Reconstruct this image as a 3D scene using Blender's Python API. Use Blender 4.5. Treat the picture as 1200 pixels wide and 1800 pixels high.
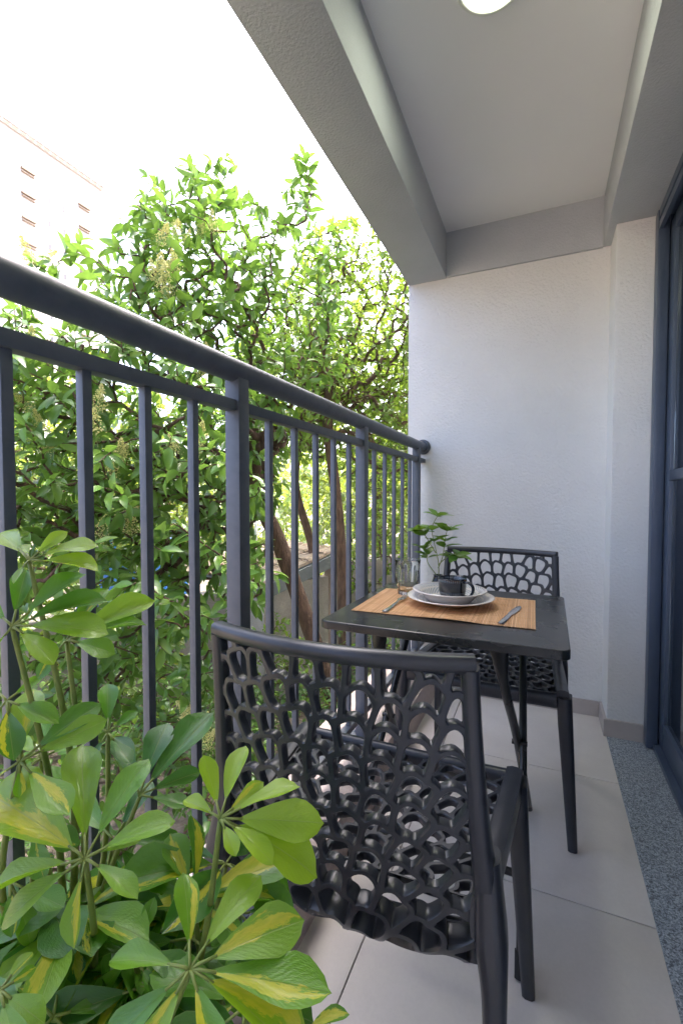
import bpy, bmesh, math, random
import numpy as np
from mathutils import Vector, Matrix

for o in list(bpy.data.objects):
    bpy.data.objects.remove(o)
S = bpy.context.scene
COL = S.collection
V = Vector
R = math.radians

# ------------------------------------------------------------------ camera
cd = bpy.data.cameras.new('camera')
cam = bpy.data.objects.new('camera', cd)
COL.objects.link(cam)
cam.location = (0, 0, 1.04)
cam.rotation_euler = (R(90 - 2.0), 0, R(23.9))
cd.sensor_fit = 'VERTICAL'
cd.sensor_height = 36
cd.lens = 16.0
cd.clip_start = 0.02
cd.clip_end = 2000
S.camera = cam

# ------------------------------------------------------------------ sky, sun, exposure
SUN_DIR = V((0.16, 0.42, 0.85)).normalized()          # towards the sun: over the building, ahead of the camera
W = bpy.data.worlds.new('World')
S.world = W
W.use_nodes = True
wn = W.node_tree.nodes
sky = wn.new('ShaderNodeTexSky')
sky.sky_type = 'NISHITA'
sky.sun_disc = False
sky.sun_elevation = math.asin(SUN_DIR.z)
sky.sun_rotation = math.atan2(SUN_DIR.x, SUN_DIR.y)
sky.air_density = 0.5
sky.dust_density = 7.0
sky.ozone_density = 1.0
wn['Background'].inputs['Strength'].default_value = 0.15
W.node_tree.links.new(sky.outputs[0], wn['Background'].inputs['Color'])
sd = bpy.data.lights.new('sun', 'SUN')
sd.energy = 1.3
sd.angle = R(14)
sd.color = (1.0, 0.95, 0.86)
sun = bpy.data.objects.new('sun', sd)
COL.objects.link(sun)
sun.rotation_euler = SUN_DIR.to_track_quat('Z', 'Y').to_euler()
sun.location = (0, 0, 30)
S.view_settings.view_transform = 'Standard'
S.view_settings.look = 'None'
S.view_settings.gamma = 1.0
S.view_settings.exposure = 3.58
S.view_settings.use_curve_mapping = False
S.cycles.max_bounces = 10
S.cycles.diffuse_bounces = 6
S.cycles.transmission_bounces = 8
S.cycles.transparent_max_bounces = 12
S.cycles.use_denoising = True

# ------------------------------------------------------------------ materials
def nt(name):
    m = bpy.data.materials.new(name)
    m.use_nodes = True
    t = m.node_tree
    return m, t, t.nodes, t.links, t.nodes['Principled BSDF']

def node(t, kind, **kw):
    n = t.nodes.new(kind)
    for k, v in kw.items():
        if k in n.inputs.keys():
            n.inputs[k].default_value = v
        else:
            setattr(n, k, v)
    return n

def ramp(t, fac, stops, interp='LINEAR'):
    n = t.nodes.new('ShaderNodeValToRGB')
    e = n.color_ramp.elements
    n.color_ramp.interpolation = interp
    while len(e) < len(stops):
        e.new(0.5)
    for i, (p, c) in enumerate(stops):
        e[i].position = p
        e[i].color = (*c, 1) if len(c) == 3 else c
    t.links.new(fac, n.inputs[0])
    return n.outputs[0]

def noise_mat(name, c1, c2, scale=6.0, rough=0.6, bump=0.0, bscale=120.0, bdist=0.002, metallic=0.0, spec=0.5,
              fine=0.0, coat=0.0, rough2=None, stretch=None):
    """base colour wandering between two tones, optional grain in the relief and in the gloss"""
    m, t, n, l, p = nt(name)
    tc = node(t, 'ShaderNodeTexCoord')
    src = tc.outputs['Object']
    if stretch:
        mp = node(t, 'ShaderNodeMapping')
        mp.inputs['Scale'].default_value = stretch
        l.new(src, mp.inputs[0])
        src = mp.outputs[0]
    nz = node(t, 'ShaderNodeTexNoise', Scale=scale, Detail=6.0, Roughness=0.6)
    l.new(src, nz.inputs['Vector'])
    c = ramp(t, nz.outputs[0], [(0.32, c1), (0.68, c2)])
    if fine:
        nf = node(t, 'ShaderNodeTexNoise', Scale=bscale * 2.3, Detail=3.0)
        l.new(src, nf.inputs['Vector'])
        mx = node(t, 'ShaderNodeMix', data_type='RGBA', blend_type='MULTIPLY')
        mx.inputs[0].default_value = fine
        l.new(c, mx.inputs[6])
        l.new(ramp(t, nf.outputs[0], [(0.35, (0.35,) * 3), (0.65, (1.0,) * 3)]), mx.inputs[7])
        c = mx.outputs[2]
    l.new(c, p.inputs['Base Color'])
    p.inputs['Roughness'].default_value = rough
    if rough2 is not None:
        nr = node(t, 'ShaderNodeTexNoise', Scale=scale * 2.7, Detail=4.0)
        l.new(src, nr.inputs['Vector'])
        mr = node(t, 'ShaderNodeMapRange')
        mr.inputs[1].default_value = 0.3
        mr.inputs[2].default_value = 0.7
        mr.inputs[3].default_value = rough
        mr.inputs[4].default_value = rough2
        l.new(nr.outputs[0], mr.inputs[0])
        l.new(mr.outputs[0], p.inputs['Roughness'])
    p.inputs['Metallic'].default_value = metallic
    p.inputs['Specular IOR Level'].default_value = spec
    p.inputs['Coat Weight'].default_value = coat
    if bump:
        nb = node(t, 'ShaderNodeTexNoise', Scale=bscale, Detail=3.0, Roughness=0.55)
        l.new(src, nb.inputs['Vector'])
        b = node(t, 'ShaderNodeBump', Strength=bump, Distance=bdist)
        l.new(nb.outputs[0], b.inputs['Height'])
        l.new(b.outputs[0], p.inputs['Normal'])
    return m

M = {}
M['plaster'] = noise_mat('plaster', (0.68, 0.68, 0.675), (0.74, 0.74, 0.735), 2.2, 0.75, 0.75, 85.0, 0.008)
M['beam_paint'] = noise_mat('beam_paint', (0.44, 0.46, 0.49), (0.50, 0.52, 0.55), 3.0, 0.75, 0.6, 130.0, 0.004, fine=0.12)
M['ceiling_paint'] = noise_mat('ceiling_paint', (0.83, 0.83, 0.825), (0.86, 0.855, 0.85), 2.0, 0.8, 0.1, 200.0, 0.001)
M['tile'] = noise_mat('tile', (0.65, 0.60, 0.555), (0.74, 0.69, 0.645), 3.2, 0.38, 0.05, 60.0, 0.001, fine=0.05, rough2=0.52)
M['grout'] = noise_mat('grout', (0.17, 0.155, 0.14), (0.27, 0.25, 0.235), 20.0, 0.9)
M['skirting'] = noise_mat('skirting', (0.42, 0.37, 0.345), (0.49, 0.44, 0.41), 4.0, 0.45)
M['kerb_stone'] = noise_mat('kerb_stone', (0.42, 0.33, 0.30), (0.55, 0.46, 0.42), 60.0, 0.55, 0.2, 200.0, 0.001, fine=0.3)
M['iron'] = noise_mat('iron', (0.062, 0.076, 0.098), (0.084, 0.098, 0.122), 30.0, 0.42, 0.12, 600.0, 0.0006, spec=0.5, rough2=0.5)
M['resin'] = noise_mat('resin', (0.022, 0.025, 0.032), (0.031, 0.034, 0.042), 12.0, 0.28, 0.08, 900.0, 0.0003, spec=0.55, rough2=0.38)
M['table_metal'] = noise_mat('table_metal', (0.012, 0.013, 0.013), (0.018, 0.019, 0.019), 2.0, 0.25, 0.0, rough2=0.31)
M['rubber'] = noise_mat('rubber', (0.01, 0.01, 0.01), (0.02, 0.02, 0.02), 40.0, 0.8)
M['door_metal'] = noise_mat('door_metal', (0.060, 0.082, 0.125), (0.072, 0.096, 0.145), 8.0, 0.33, spec=0.5)
M['steel'] = noise_mat('steel', (0.55, 0.55, 0.56), (0.68, 0.68, 0.69), 40.0, 0.22, metallic=1.0)
M['bark'] = noise_mat('bark', (0.065, 0.036, 0.023), (0.16, 0.095, 0.062), 9.0, 0.85, 0.8, 40.0, 0.02, stretch=(3, 3, 0.8))
M['stem'] = noise_mat('stem', (0.13, 0.20, 0.035), (0.24, 0.27, 0.06), 30.0, 0.5)
M['woody_stem'] = noise_mat('woody_stem', (0.10, 0.085, 0.045), (0.17, 0.15, 0.07), 40.0, 0.7, 0.4, 200.0, 0.002)
M['terracotta'] = noise_mat('terracotta', (0.36, 0.15, 0.08), (0.44, 0.20, 0.11), 10.0, 0.8, 0.2, 150.0, 0.001)
M['soil'] = noise_mat('soil', (0.03, 0.022, 0.015), (0.08, 0.06, 0.04), 40.0, 0.95, 0.8, 60.0, 0.02)
M['ground'] = noise_mat('ground', (0.11, 0.085, 0.065), (0.24, 0.195, 0.16), 1.6, 0.95, 0.8, 14.0, 0.05, fine=0.35)
M['old_wall'] = noise_mat('old_wall', (0.34, 0.30, 0.27), (0.52, 0.46, 0.42), 1.8, 0.9, 0.5, 30.0, 0.01, fine=0.25)
M['grey_board'] = noise_mat('grey_board', (0.16, 0.17, 0.18), (0.24, 0.25, 0.26), 4.0, 0.8, 0.3, 40.0, 0.004)
M['roof_tile'] = noise_mat('roof_tile', (0.30, 0.21, 0.15), (0.50, 0.40, 0.31), 9.0, 0.9, 0.5, 60.0, 0.006, fine=0.3)
M['brick'] = noise_mat('brick', (0.30, 0.12, 0.07), (0.46, 0.22, 0.13), 14.0, 0.9, 0.5, 80.0, 0.004)
M['blue_tarp'] = noise_mat('blue_tarp', (0.01, 0.12, 0.42), (0.02, 0.20, 0.60), 5.0, 0.4)
M['wire'] = noise_mat('wire', (0.45, 0.46, 0.46), (0.55, 0.56, 0.56), 20.0, 0.45, metallic=0.7)
M['tower_wall'] = noise_mat('tower_wall', (0.40, 0.392, 0.38), (0.45, 0.442, 0.43), 0.2, 0.9)
M['tower_trim'] = noise_mat('tower_trim', (0.20, 0.16, 0.125), (0.27, 0.22, 0.175), 0.5, 0.9)
M['tower_dark'] = noise_mat('tower_dark', (0.05, 0.05, 0.06), (0.08, 0.08, 0.09), 1.0, 0.4)
M['facade'] = noise_mat('facade', (0.68, 0.67, 0.66), (0.74, 0.73, 0.72), 1.0, 0.85)
M['curtain'] = noise_mat('curtain', (0.40, 0.45, 0.50), (0.48, 0.53, 0.58), 8.0, 0.9)
M['room'] = noise_mat('room', (0.45, 0.44, 0.43), (0.5, 0.49, 0.48), 1.0, 0.8)
M['petal'] = noise_mat('petal', (0.60, 0.58, 0.17), (0.74, 0.70, 0.32), 30.0, 0.7)
M['flower_stalk'] = noise_mat('flower_stalk', (0.22, 0.28, 0.08), (0.30, 0.36, 0.12), 30.0, 0.6)
M['orange_flower'] = noise_mat('orange_flower', (0.62, 0.26, 0.14), (0.72, 0.42, 0.28), 30.0, 0.7)

def granite():
    m, t, n, l, p = nt('granite')
    tc = node(t, 'ShaderNodeTexCoord')
    v = node(t, 'ShaderNodeTexVoronoi', Scale=330.0)
    l.new(tc.outputs['Object'], v.inputs['Vector'])
    nz = node(t, 'ShaderNodeTexNoise', Scale=120.0, Detail=4.0, Roughness=0.7)
    l.new(tc.outputs['Object'], nz.inputs['Vector'])
    sp = node(t, 'ShaderNodeSeparateColor')
    l.new(v.outputs['Color'], sp.inputs[0])
    ad = node(t, 'ShaderNodeMath', operation='ADD')
    l.new(sp.outputs[0], ad.inputs[0])
    l.new(nz.outputs[0], ad.inputs[1])
    hv = node(t, 'ShaderNodeMath', operation='MULTIPLY')
    hv.inputs[1].default_value = 0.5
    l.new(ad.outputs[0], hv.inputs[0])
    l.new(ramp(t, hv.outputs[0], [(0.28, (0.09, 0.10, 0.115)), (0.45, (0.23, 0.26, 0.29)), (0.60, (0.33, 0.37, 0.41)), (0.78, (0.52, 0.56, 0.60))]),
          p.inputs['Base Color'])
    p.inputs['Roughness'].default_value = 0.35
    return m
M['granite'] = granite()

def glassmat(name, tint, rough=0.0, ior=1.45):
    m, t, n, l, p = nt(name)
    p.inputs['Base Color'].default_value = (*tint, 1)
    p.inputs['Roughness'].default_value = rough
    p.inputs['Transmission Weight'].default_value = 1.0
    p.inputs['IOR'].default_value = ior
    return m
M['glass'] = glassmat('glass', (0.97, 0.99, 0.98))
M['window_glass'] = glassmat('window_glass', (0.62, 0.70, 0.74), 0.0, 1.5)

def lampmat():
    m, t, n, l, p = nt('lamp_diffuser')
    p.inputs['Base Color'].default_value = (0.9, 0.9, 0.86, 1)
    p.inputs['Emission Color'].default_value = (0.95, 1.0, 0.76, 1)
    p.inputs['Emission Strength'].default_value = 6.0
    return m
M['lamp_diffuser'] = lampmat()
M['lamp_frame'] = noise_mat('lamp_frame', (0.74, 0.76, 0.68), (0.78, 0.80, 0.72), 8.0, 0.4)

def leafmat(name, dark, mid, light, trans, rough=0.32, tw=0.35, spec=0.5):
    """each leaf (island or object) takes its own tone; light also passes through the blade"""
    m, t, n, l, p = nt(name)
    g = node(t, 'ShaderNodeNewGeometry')
    oi = node(t, 'ShaderNodeObjectInfo')
    ad = node(t, 'ShaderNodeMath', operation='ADD')
    l.new(g.outputs['Random Per Island'], ad.inputs[0])
    l.new(oi.outputs['Random'], ad.inputs[1])
    fr = node(t, 'ShaderNodeMath', operation='FRACT')
    l.new(ad.outputs[0], fr.inputs[0])
    c = ramp(t, fr.outputs[0], [(0.0, dark), (0.5, mid), (1.0, light)])
    l.new(c, p.inputs['Base Color'])
    p.inputs['Roughness'].default_value = rough
    p.inputs['Specular IOR Level'].default_value = spec
    tr = node(t, 'ShaderNodeBsdfTranslucent')
    l.new(ramp(t, fr.outputs[0], [(0.0, tuple(x * 0.8 for x in trans)), (1.0, trans)]), tr.inputs[0])
    ms = node(t, 'ShaderNodeMixShader')
    ms.inputs[0].default_value = tw
    l.new(p.outputs[0], ms.inputs[1])
    l.new(tr.outputs[0], ms.inputs[2])
    l.new(ms.outputs[0], n['Material Output'].inputs[0])
    return m
M['privet_leaf'] = leafmat('privet_leaf', (0.065, 0.155, 0.030), (0.100, 0.215, 0.036), (0.16, 0.28, 0.048), (0.24, 0.42, 0.06), 0.28, 0.32)
M['light_leaf'] = leafmat('light_leaf', (0.065, 0.155, 0.024), (0.105, 0.21, 0.030), (0.17, 0.28, 0.042), (0.29, 0.42, 0.05), 0.38, 0.45)
M['far_leaf'] = leafmat('far_leaf', (0.045, 0.10, 0.020), (0.08, 0.16, 0.028), (0.15, 0.22, 0.04), (0.34, 0.42, 0.06), 0.42, 0.4)
M['shrub_leaf'] = leafmat('shrub_leaf', (0.035, 0.10, 0.022), (0.06, 0.15, 0.03), (0.11, 0.22, 0.04), (0.25, 0.40, 0.05), 0.34, 0.35)
M['sprig_leaf'] = leafmat('sprig_leaf', (0.06, 0.17, 0.02), (0.09, 0.22, 0.03), (0.14, 0.29, 0.04), (0.28, 0.46, 0.05), 0.4, 0.35)

def schefflera_leaf():
    """glossy blade, yellow blotch running out from the midrib; how much of it depends on the leaf"""
    m, t, n, l, p = nt('umbrella_leaf')
    uv = node(t, 'ShaderNodeUVMap')
    sx = node(t, 'ShaderNodeSeparateXYZ')
    l.new(uv.outputs[0], sx.inputs[0])
    oi = node(t, 'ShaderNodeObjectInfo')
    sc = node(t, 'ShaderNodeSeparateColor')
    l.new(oi.outputs['Color'], sc.inputs[0])           # red: share of yellow, green: side of the blotch, blue: tone

    def math_(op, a, b=None):
        k = node(t, 'ShaderNodeMath', operation=op)
        for i, x in enumerate((a, b)):
            if x is None:
                continue
            if isinstance(x, (int, float)):
                k.inputs[i].default_value = x
            else:
                l.new(x, k.inputs[i])
        return k.outputs[0]
    tc = node(t, 'ShaderNodeTexCoord')
    mp = node(t, 'ShaderNodeMapping')
    mp.inputs['Scale'].default_value = (5.0, 2.6, 1.0)
    l.new(uv.outputs[0], mp.inputs[0])
    cmb = node(t, 'ShaderNodeCombineXYZ')
    l.new(math_('MULTIPLY', oi.outputs['Random'], 40.0), cmb.inputs[0])
    l.new(cmb.outputs[0], mp.inputs['Location'])
    nz = node(t, 'ShaderNodeTexNoise', Scale=1.6, Detail=7.0, Roughness=0.72)
    l.new(mp.outputs[0], nz.inputs['Vector'])
    side = math_('MULTIPLY', math_('SUBTRACT', sc.outputs[1], 0.5), 0.7)
    off = math_('ABSOLUTE', math_('SUBTRACT', math_('SUBTRACT', sx.outputs[0], 0.5), side))
    taper = math_('SUBTRACT', 1.0, math_('MULTIPLY', math_('POWER', sx.outputs[1], 2.0), 0.85))
    width = math_('MULTIPLY', math_('MULTIPLY', sc.outputs[0], 0.42), taper)
    val = math_('ADD', math_('SUBTRACT', width, off), math_('MULTIPLY', math_('SUBTRACT', nz.outputs[0], 0.5), 0.62))
    has = math_('GREATER_THAN', sc.outputs[0], 0.12)
    mask = math_('MULTIPLY', has, math_('MINIMUM', math_('MAXIMUM', math_('MULTIPLY', val, 28.0), 0.0), 1.0))
    green = ramp(t, sc.outputs[2], [(0.0, (0.035, 0.135, 0.025)), (0.45, (0.115, 0.285, 0.022)), (1.0, (0.29, 0.45, 0.030))])
    nz2 = node(t, 'ShaderNodeTexNoise', Scale=2.2, Detail=2.0)
    l.new(mp.outputs[0], nz2.inputs['Vector'])
    yel = ramp(t, nz2.outputs[0], [(0.35, (0.43, 0.47, 0.030)), (0.65, (0.54, 0.52, 0.045))])
    mid = math_('MAXIMUM', math_('SUBTRACT', 1.0, math_('MULTIPLY', math_('ABSOLUTE', math_('SUBTRACT', sx.outputs[0], 0.5)), 45.0)), 0.0)
    edge = math_('MAXIMUM', math_('SUBTRACT', math_('MULTIPLY', math_('ABSOLUTE', math_('SUBTRACT', sx.outputs[0], 0.5)), 40.0), 19.2), 0.0)
    mx = node(t, 'ShaderNodeMix', data_type='RGBA')
    l.new(mask, mx.inputs[0])
    l.new(green, mx.inputs[6])
    l.new(yel, mx.inputs[7])
    mx2 = node(t, 'ShaderNodeMix', data_type='RGBA')
    l.new(math_('MULTIPLY', math_('MAXIMUM', mid, edge), 0.45), mx2.inputs[0])
    l.new(mx.outputs[2], mx2.inputs[6])
    mx2.inputs[7].default_value = (0.30, 0.38, 0.09, 1)
    l.new(mx2.outputs[2], p.inputs['Base Color'])
    p.inputs['Roughness'].default_value = 0.20
    p.inputs['Specular IOR Level'].default_value = 0.55
    p.inputs['Coat Weight'].default_value = 0.25
    p.inputs['Coat Roughness'].default_value = 0.12
    wv = node(t, 'ShaderNodeTexNoise', Scale=9.0, Detail=3.0)
    l.new(mp.outputs[0], wv.inputs['Vector'])
    # side veins that leave the midrib at a slant
    vein = math_('SINE', math_('SUBTRACT', math_('MULTIPLY', sx.outputs[1], 75.0), math_('MULTIPLY', math_('ABSOLUTE', math_('SUBTRACT', sx.outputs[0], 0.5)), 55.0)))
    bp = node(t, 'ShaderNodeBump', Strength=0.35, Distance=0.002)
    l.new(math_('ADD', math_('SUBTRACT', wv.outputs[0], math_('MULTIPLY', mid, 0.7)), math_('MULTIPLY', vein, 0.10)), bp.inputs['Height'])
    l.new(bp.outputs[0], p.inputs['Normal'])
    tr = node(t, 'ShaderNodeBsdfTranslucent')
    hs = node(t, 'ShaderNodeHueSaturation', Value=1.7, Saturation=1.05)
    l.new(mx2.outputs[2], hs.inputs['Color'])
    l.new(hs.outputs[0], tr.inputs[0])
    ms = node(t, 'ShaderNodeMixShader')
    ms.inputs[0].default_value = 0.33
    l.new(p.outputs[0], ms.inputs[1])
    l.new(tr.outputs[0], ms.inputs[2])
    l.new(ms.outputs[0], n['Material Output'].inputs[0])
    return m
M['umbrella_leaf'] = schefflera_leaf()

def bamboo():
    m, t, n, l, p = nt('bamboo')
    g = node(t, 'ShaderNodeNewGeometry')
    tc = node(t, 'ShaderNodeTexCoord')
    mp = node(t, 'ShaderNodeMapping')
    mp.inputs['Scale'].default_value = (300, 12, 10)
    l.new(tc.outputs['Object'], mp.inputs[0])
    nz = node(t, 'ShaderNodeTexNoise', Scale=1.0, Detail=4.0)
    l.new(mp.outputs[0], nz.inputs['Vector'])
    ad = node(t, 'ShaderNodeMath', operation='ADD')
    l.new(g.outputs['Random Per Island'], ad.inputs[0])
    l.new(nz.outputs[0], ad.inputs[1])
    hv = node(t, 'ShaderNodeMath', operation='MULTIPLY')
    hv.inputs[1].default_value = 0.5
    l.new(ad.outputs[0], hv.inputs[0])
    l.new(ramp(t, hv.outputs[0], [(0.2, (0.56, 0.31, 0.15)), (0.5, (0.70, 0.41, 0.20)), (0.8, (0.80, 0.53, 0.30))]), p.inputs['Base Color'])
    p.inputs['Roughness'].default_value = 0.6
    return m
M['bamboo'] = bamboo()
M['thread'] = noise_mat('thread', (0.45, 0.27, 0.13), (0.55, 0.35, 0.18), 30.0, 0.9)

def glazed(name, ground, ink, rings, rough=0.16):
    """glazed earthenware with hatch marks printed in rings: (r0, r1, marks round, slant)"""
    m, t, n, l, p = nt(name)
    tc = node(t, 'ShaderNodeTexCoord')
    sx = node(t, 'ShaderNodeSeparateXYZ')
    l.new(tc.outputs['Object'], sx.inputs[0])

    def math_(op, a, b=None):
        k = node(t, 'ShaderNodeMath', operation=op)
        for i, x in enumerate((a, b)):
            if x is None:
                continue
            if isinstance(x, (int, float)):
                k.inputs[i].default_value = x
            else:
                l.new(x, k.inputs[i])
        return k.outputs[0]
    ang = math_('ARCTAN2', sx.outputs[1], sx.outputs[0])
    if name == 'cup_glaze':
        rad = sx.outputs[2]
    else:
        rad = math_('SQRT', math_('ADD', math_('POWER', sx.outputs[0], 2.0), math_('POWER', sx.outputs[1], 2.0)))
    total = None
    for r0, r1, cnt, slant in rings:
        inside = math_('MULTIPLY', math_('GREATER_THAN', rad, r0), math_('LESS_THAN', rad, r1))
        ph = math_('ADD', math_('MULTIPLY', ang, cnt), math_('MULTIPLY', rad, slant))
        mark = math_('GREATER_THAN', math_('SINE', ph), 0.1)
        k = math_('MULTIPLY', inside, mark)
        total = k if total is None else math_('MAXIMUM', total, k)
    if name != 'cup_glaze':
        g = node(t, 'ShaderNodeNewGeometry')
        sn = node(t, 'ShaderNodeSeparateXYZ')
        l.new(tc.outputs['Normal'], sn.inputs[0])
        total = math_('MULTIPLY', total, math_('GREATER_THAN', sn.outputs[2], 0.15))
    mx = node(t, 'ShaderNodeMix', data_type='RGBA')
    l.new(total, mx.inputs[0])
    mx.inputs[6].default_value = (*ground, 1)
    mx.inputs[7].default_value = (*ink, 1)
    l.new(mx.outputs[2], p.inputs['Base Color'])
    p.inputs['Roughness'].default_value = rough
    p.inputs['Coat Weight'].default_value = 0.3
    return m
M['plate_glaze'] = glazed('plate_glaze', (0.80, 0.73, 0.66), (0.40, 0.43, 0.46),
                          [(0.060, 0.074, 40, 900), (0.078, 0.092, 48, -900), (0.097, 0.113, 56, 900), (0.116, 0.119, 0, 0)])
M['bowl_glaze'] = glazed('bowl_glaze', (0.80, 0.73, 0.66), (0.40, 0.43, 0.46),
                         [(0.050, 0.062, 34, -900), (0.066, 0.080, 42, 900), (0.085, 0.104, 50, -900)])
M['cup_glaze'] = glazed('cup_glaze', (0.010, 0.014, 0.022), (0.15, 0.17, 0.19),
                        [(0.010, 0.017, 46, 0), (0.021, 0.028, 46, 0), (0.058, 0.064, 46, 0)], 0.12)
M['cup_inside'] = noise_mat('cup_inside', (0.01, 0.014, 0.022), (0.02, 0.026, 0.04), 20, 0.12)

# ------------------------------------------------------------------ helpers
def link(name, verts, faces, mat, parent=None, smooth=False, kind=None, loc=None):
    me = bpy.data.meshes.new(name)
    me.from_pydata([tuple(v) for v in verts], [], faces)
    me.update()
    if smooth:
        me.polygons.foreach_set('use_smooth', [True] * len(me.polygons))
    me.materials.append(M[mat] if isinstance(mat, str) else mat)
    o = bpy.data.objects.new(name, me)
    COL.objects.link(o)
    if loc is not None:
        o.location = loc
    if parent is not None:
        o.parent = parent
    if kind:
        o['kind'] = kind
    return o

def tag(o, label=None, cat=None, group=None, kind=None):
    if label: o['label'] = label
    if cat: o['category'] = cat
    if group: o['group'] = group
    if kind: o['kind'] = kind
    return o

def empty(name, loc=(0, 0, 0), rz=0.0, **kw):
    o = bpy.data.objects.new(name, None)
    o.empty_display_size = 0.1
    COL.objects.link(o)
    o.location = loc
    o.rotation_euler = (0, 0, rz)
    return tag(o, **kw)

def copy_tree(o, parent=None):
    c = o.copy()
    COL.objects.link(c)
    c.parent = parent
    for ch in list(o.children):
        copy_tree(ch, c)
    return c

class MB:
    def __init__(s):
        s.v = []; s.f = []
    def add(s, v, f):
        b = len(s.v)
        s.v += [tuple(x) for x in v]
        s.f += [tuple(i + b for i in q) for q in f]
        return s
    def box(s, x0, x1, y0, y1, z0, z1, c=0.0):
        """box with chamfered long edges when c > 0 (chamfer on all twelve edges)"""
        if c <= 0:
            v = [(x, y, z) for z in (z0, z1) for y in (y0, y1) for x in (x0, x1)]
            return s.add(v, [(0, 2, 3, 1), (4, 5, 7, 6), (0, 1, 5, 4), (2, 6, 7, 3), (0, 4, 6, 2), (1, 3, 7, 5)])
        bm = bmesh.new()
        bmesh.ops.create_cube(bm, size=1.0)
        for w in bm.verts:
            w.co = V(((x0 + x1) / 2 + w.co.x * (x1 - x0), (y0 + y1) / 2 + w.co.y * (y1 - y0), (z0 + z1) / 2 + w.co.z * (z1 - z0)))
        bmesh.ops.bevel(bm, geom=bm.edges[:], offset=c, segments=2, profile=0.6, affect='EDGES')
        bm.verts.index_update()
        s.add([w.co[:] for w in bm.verts], [[w.index for w in q.verts] for q in bm.faces])
        bm.free()
        return s
    def tube(s, pts, rad, n=8, cap=True):
        pts = [V(p) for p in pts]
        if not hasattr(rad, '__len__'):
            rad = [rad] * len(pts)
        ring0 = None
        up = None
        v, f = [], []
        for i, p in enumerate(pts):
            d = (pts[min(i + 1, len(pts) - 1)] - pts[max(i - 1, 0)]).normalized()
            if up is None:
                up = d.orthogonal().normalized()
            up = (up - d * up.dot(d)).normalized()
            w = d.cross(up)
            for k in range(n):
                a = 2 * math.pi * k / n
                v.append(p + (up * math.cos(a) + w * math.sin(a)) * rad[i])
        for i in range(len(pts) - 1):
            for k in range(n):
                a, b = i * n + k, i * n + (k + 1) % n
                f.append((a, b, b + n, a + n))
        if cap:
            f.append(tuple(range(n - 1, -1, -1)))
            f.append(tuple((len(pts) - 1) * n + k for k in range(n)))
        return s.add(v, f)
    def sweep(s, pts, dims, side, n=12, power=4.0):
        """rounded-rectangle section carried along a path; dims = (half width along side, half depth)"""
        pts = [V(p) for p in pts]
        v, f = [], []
        for i, p in enumerate(pts):
            d = (pts[min(i + 1, len(pts) - 1)] - pts[max(i - 1, 0)]).normalized()
            sd_ = V(side[i] if isinstance(side, list) else side)
            sd_ = (sd_ - d * sd_.dot(d)).normalized()
            w = d.cross(sd_)
            a, b = dims[i] if isinstance(dims, list) else dims
            for k in range(n):
                t = 2 * math.pi * (k + 0.5) / n
                c_, s_ = math.cos(t), math.sin(t)
                q = (abs(c_) ** power + abs(s_) ** power) ** (-1 / power)
                v.append(p + sd_ * (a * c_ * q) + w * (b * s_ * q))
        for i in range(len(pts) - 1):
            for k in range(n):
                a, b = i * n + k, i * n + (k + 1) % n
                f.append((a, b, b + n, a + n))
        f.append(tuple(range(n - 1, -1, -1)))
        f.append(tuple((len(pts) - 1) * n + k for k in range(n)))
        return s.add(v, f)
    def lathe(s, prof, n=40, flute=None):
        v, f = [], []
        for j, (r, z) in enumerate(prof):
            for k in range(n):
                a = 2 * math.pi * k / n
                rr = r if flute is None else flute(j, r, a)
                v.append((rr * math.cos(a), rr * math.sin(a), z))
        for j in range(len(prof) - 1):
            for k in range(n):
                a, b = j * n + k, j * n + (k + 1) % n
                f.append((a, b, b + n, a + n))
        if prof[0][0] > 1e-6: f.append(tuple(range(n - 1, -1, -1)))
        if prof[-1][0] > 1e-6: f.append(tuple((len(prof) - 1) * n + k for k in range(n)))
        return s.add(v, f)
    def build(s, name, mat, parent=None, smooth=False, kind=None, loc=None, auto=None):
        o = link(name, s.v, s.f, mat, parent, smooth, kind, loc)
        if auto is not None:
            me = o.data
            bm = bmesh.new()
            bm.from_mesh(me)
            bmesh.ops.recalc_face_normals(bm, faces=bm.faces[:])
            for e in bm.edges:
                e.smooth = len(e.link_faces) != 2 or e.calc_face_angle(0) < auto
            for q in bm.faces:
                q.smooth = True
            bm.to_mesh(me)
            bm.free()
        return o

def spline(ps, n):
    """Catmull-Rom through the points, n samples per span"""
    ps = [np.array(p, float) for p in ps]
    out = []
    for i in range(len(ps) - 1):
        a, b, c, d = ps[max(i - 1, 0)], ps[i], ps[i + 1], ps[min(i + 2, len(ps) - 1)]
        for k in range(n):
            t = k / n
            out.append(0.5 * ((2 * b) + (c - a) * t + (2 * a - 5 * b + 4 * c - d) * t * t + (-a + 3 * b - 3 * c + d) * t ** 3))
    out.append(ps[-1])
    return out

# ------------------------------------------------------------------ the balcony shell
def struct(name, mb, mat, parent=None, **k):
    o = mb.build(name, mat, parent, **k)
    o['kind'] = 'structure'
    return o

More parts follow.
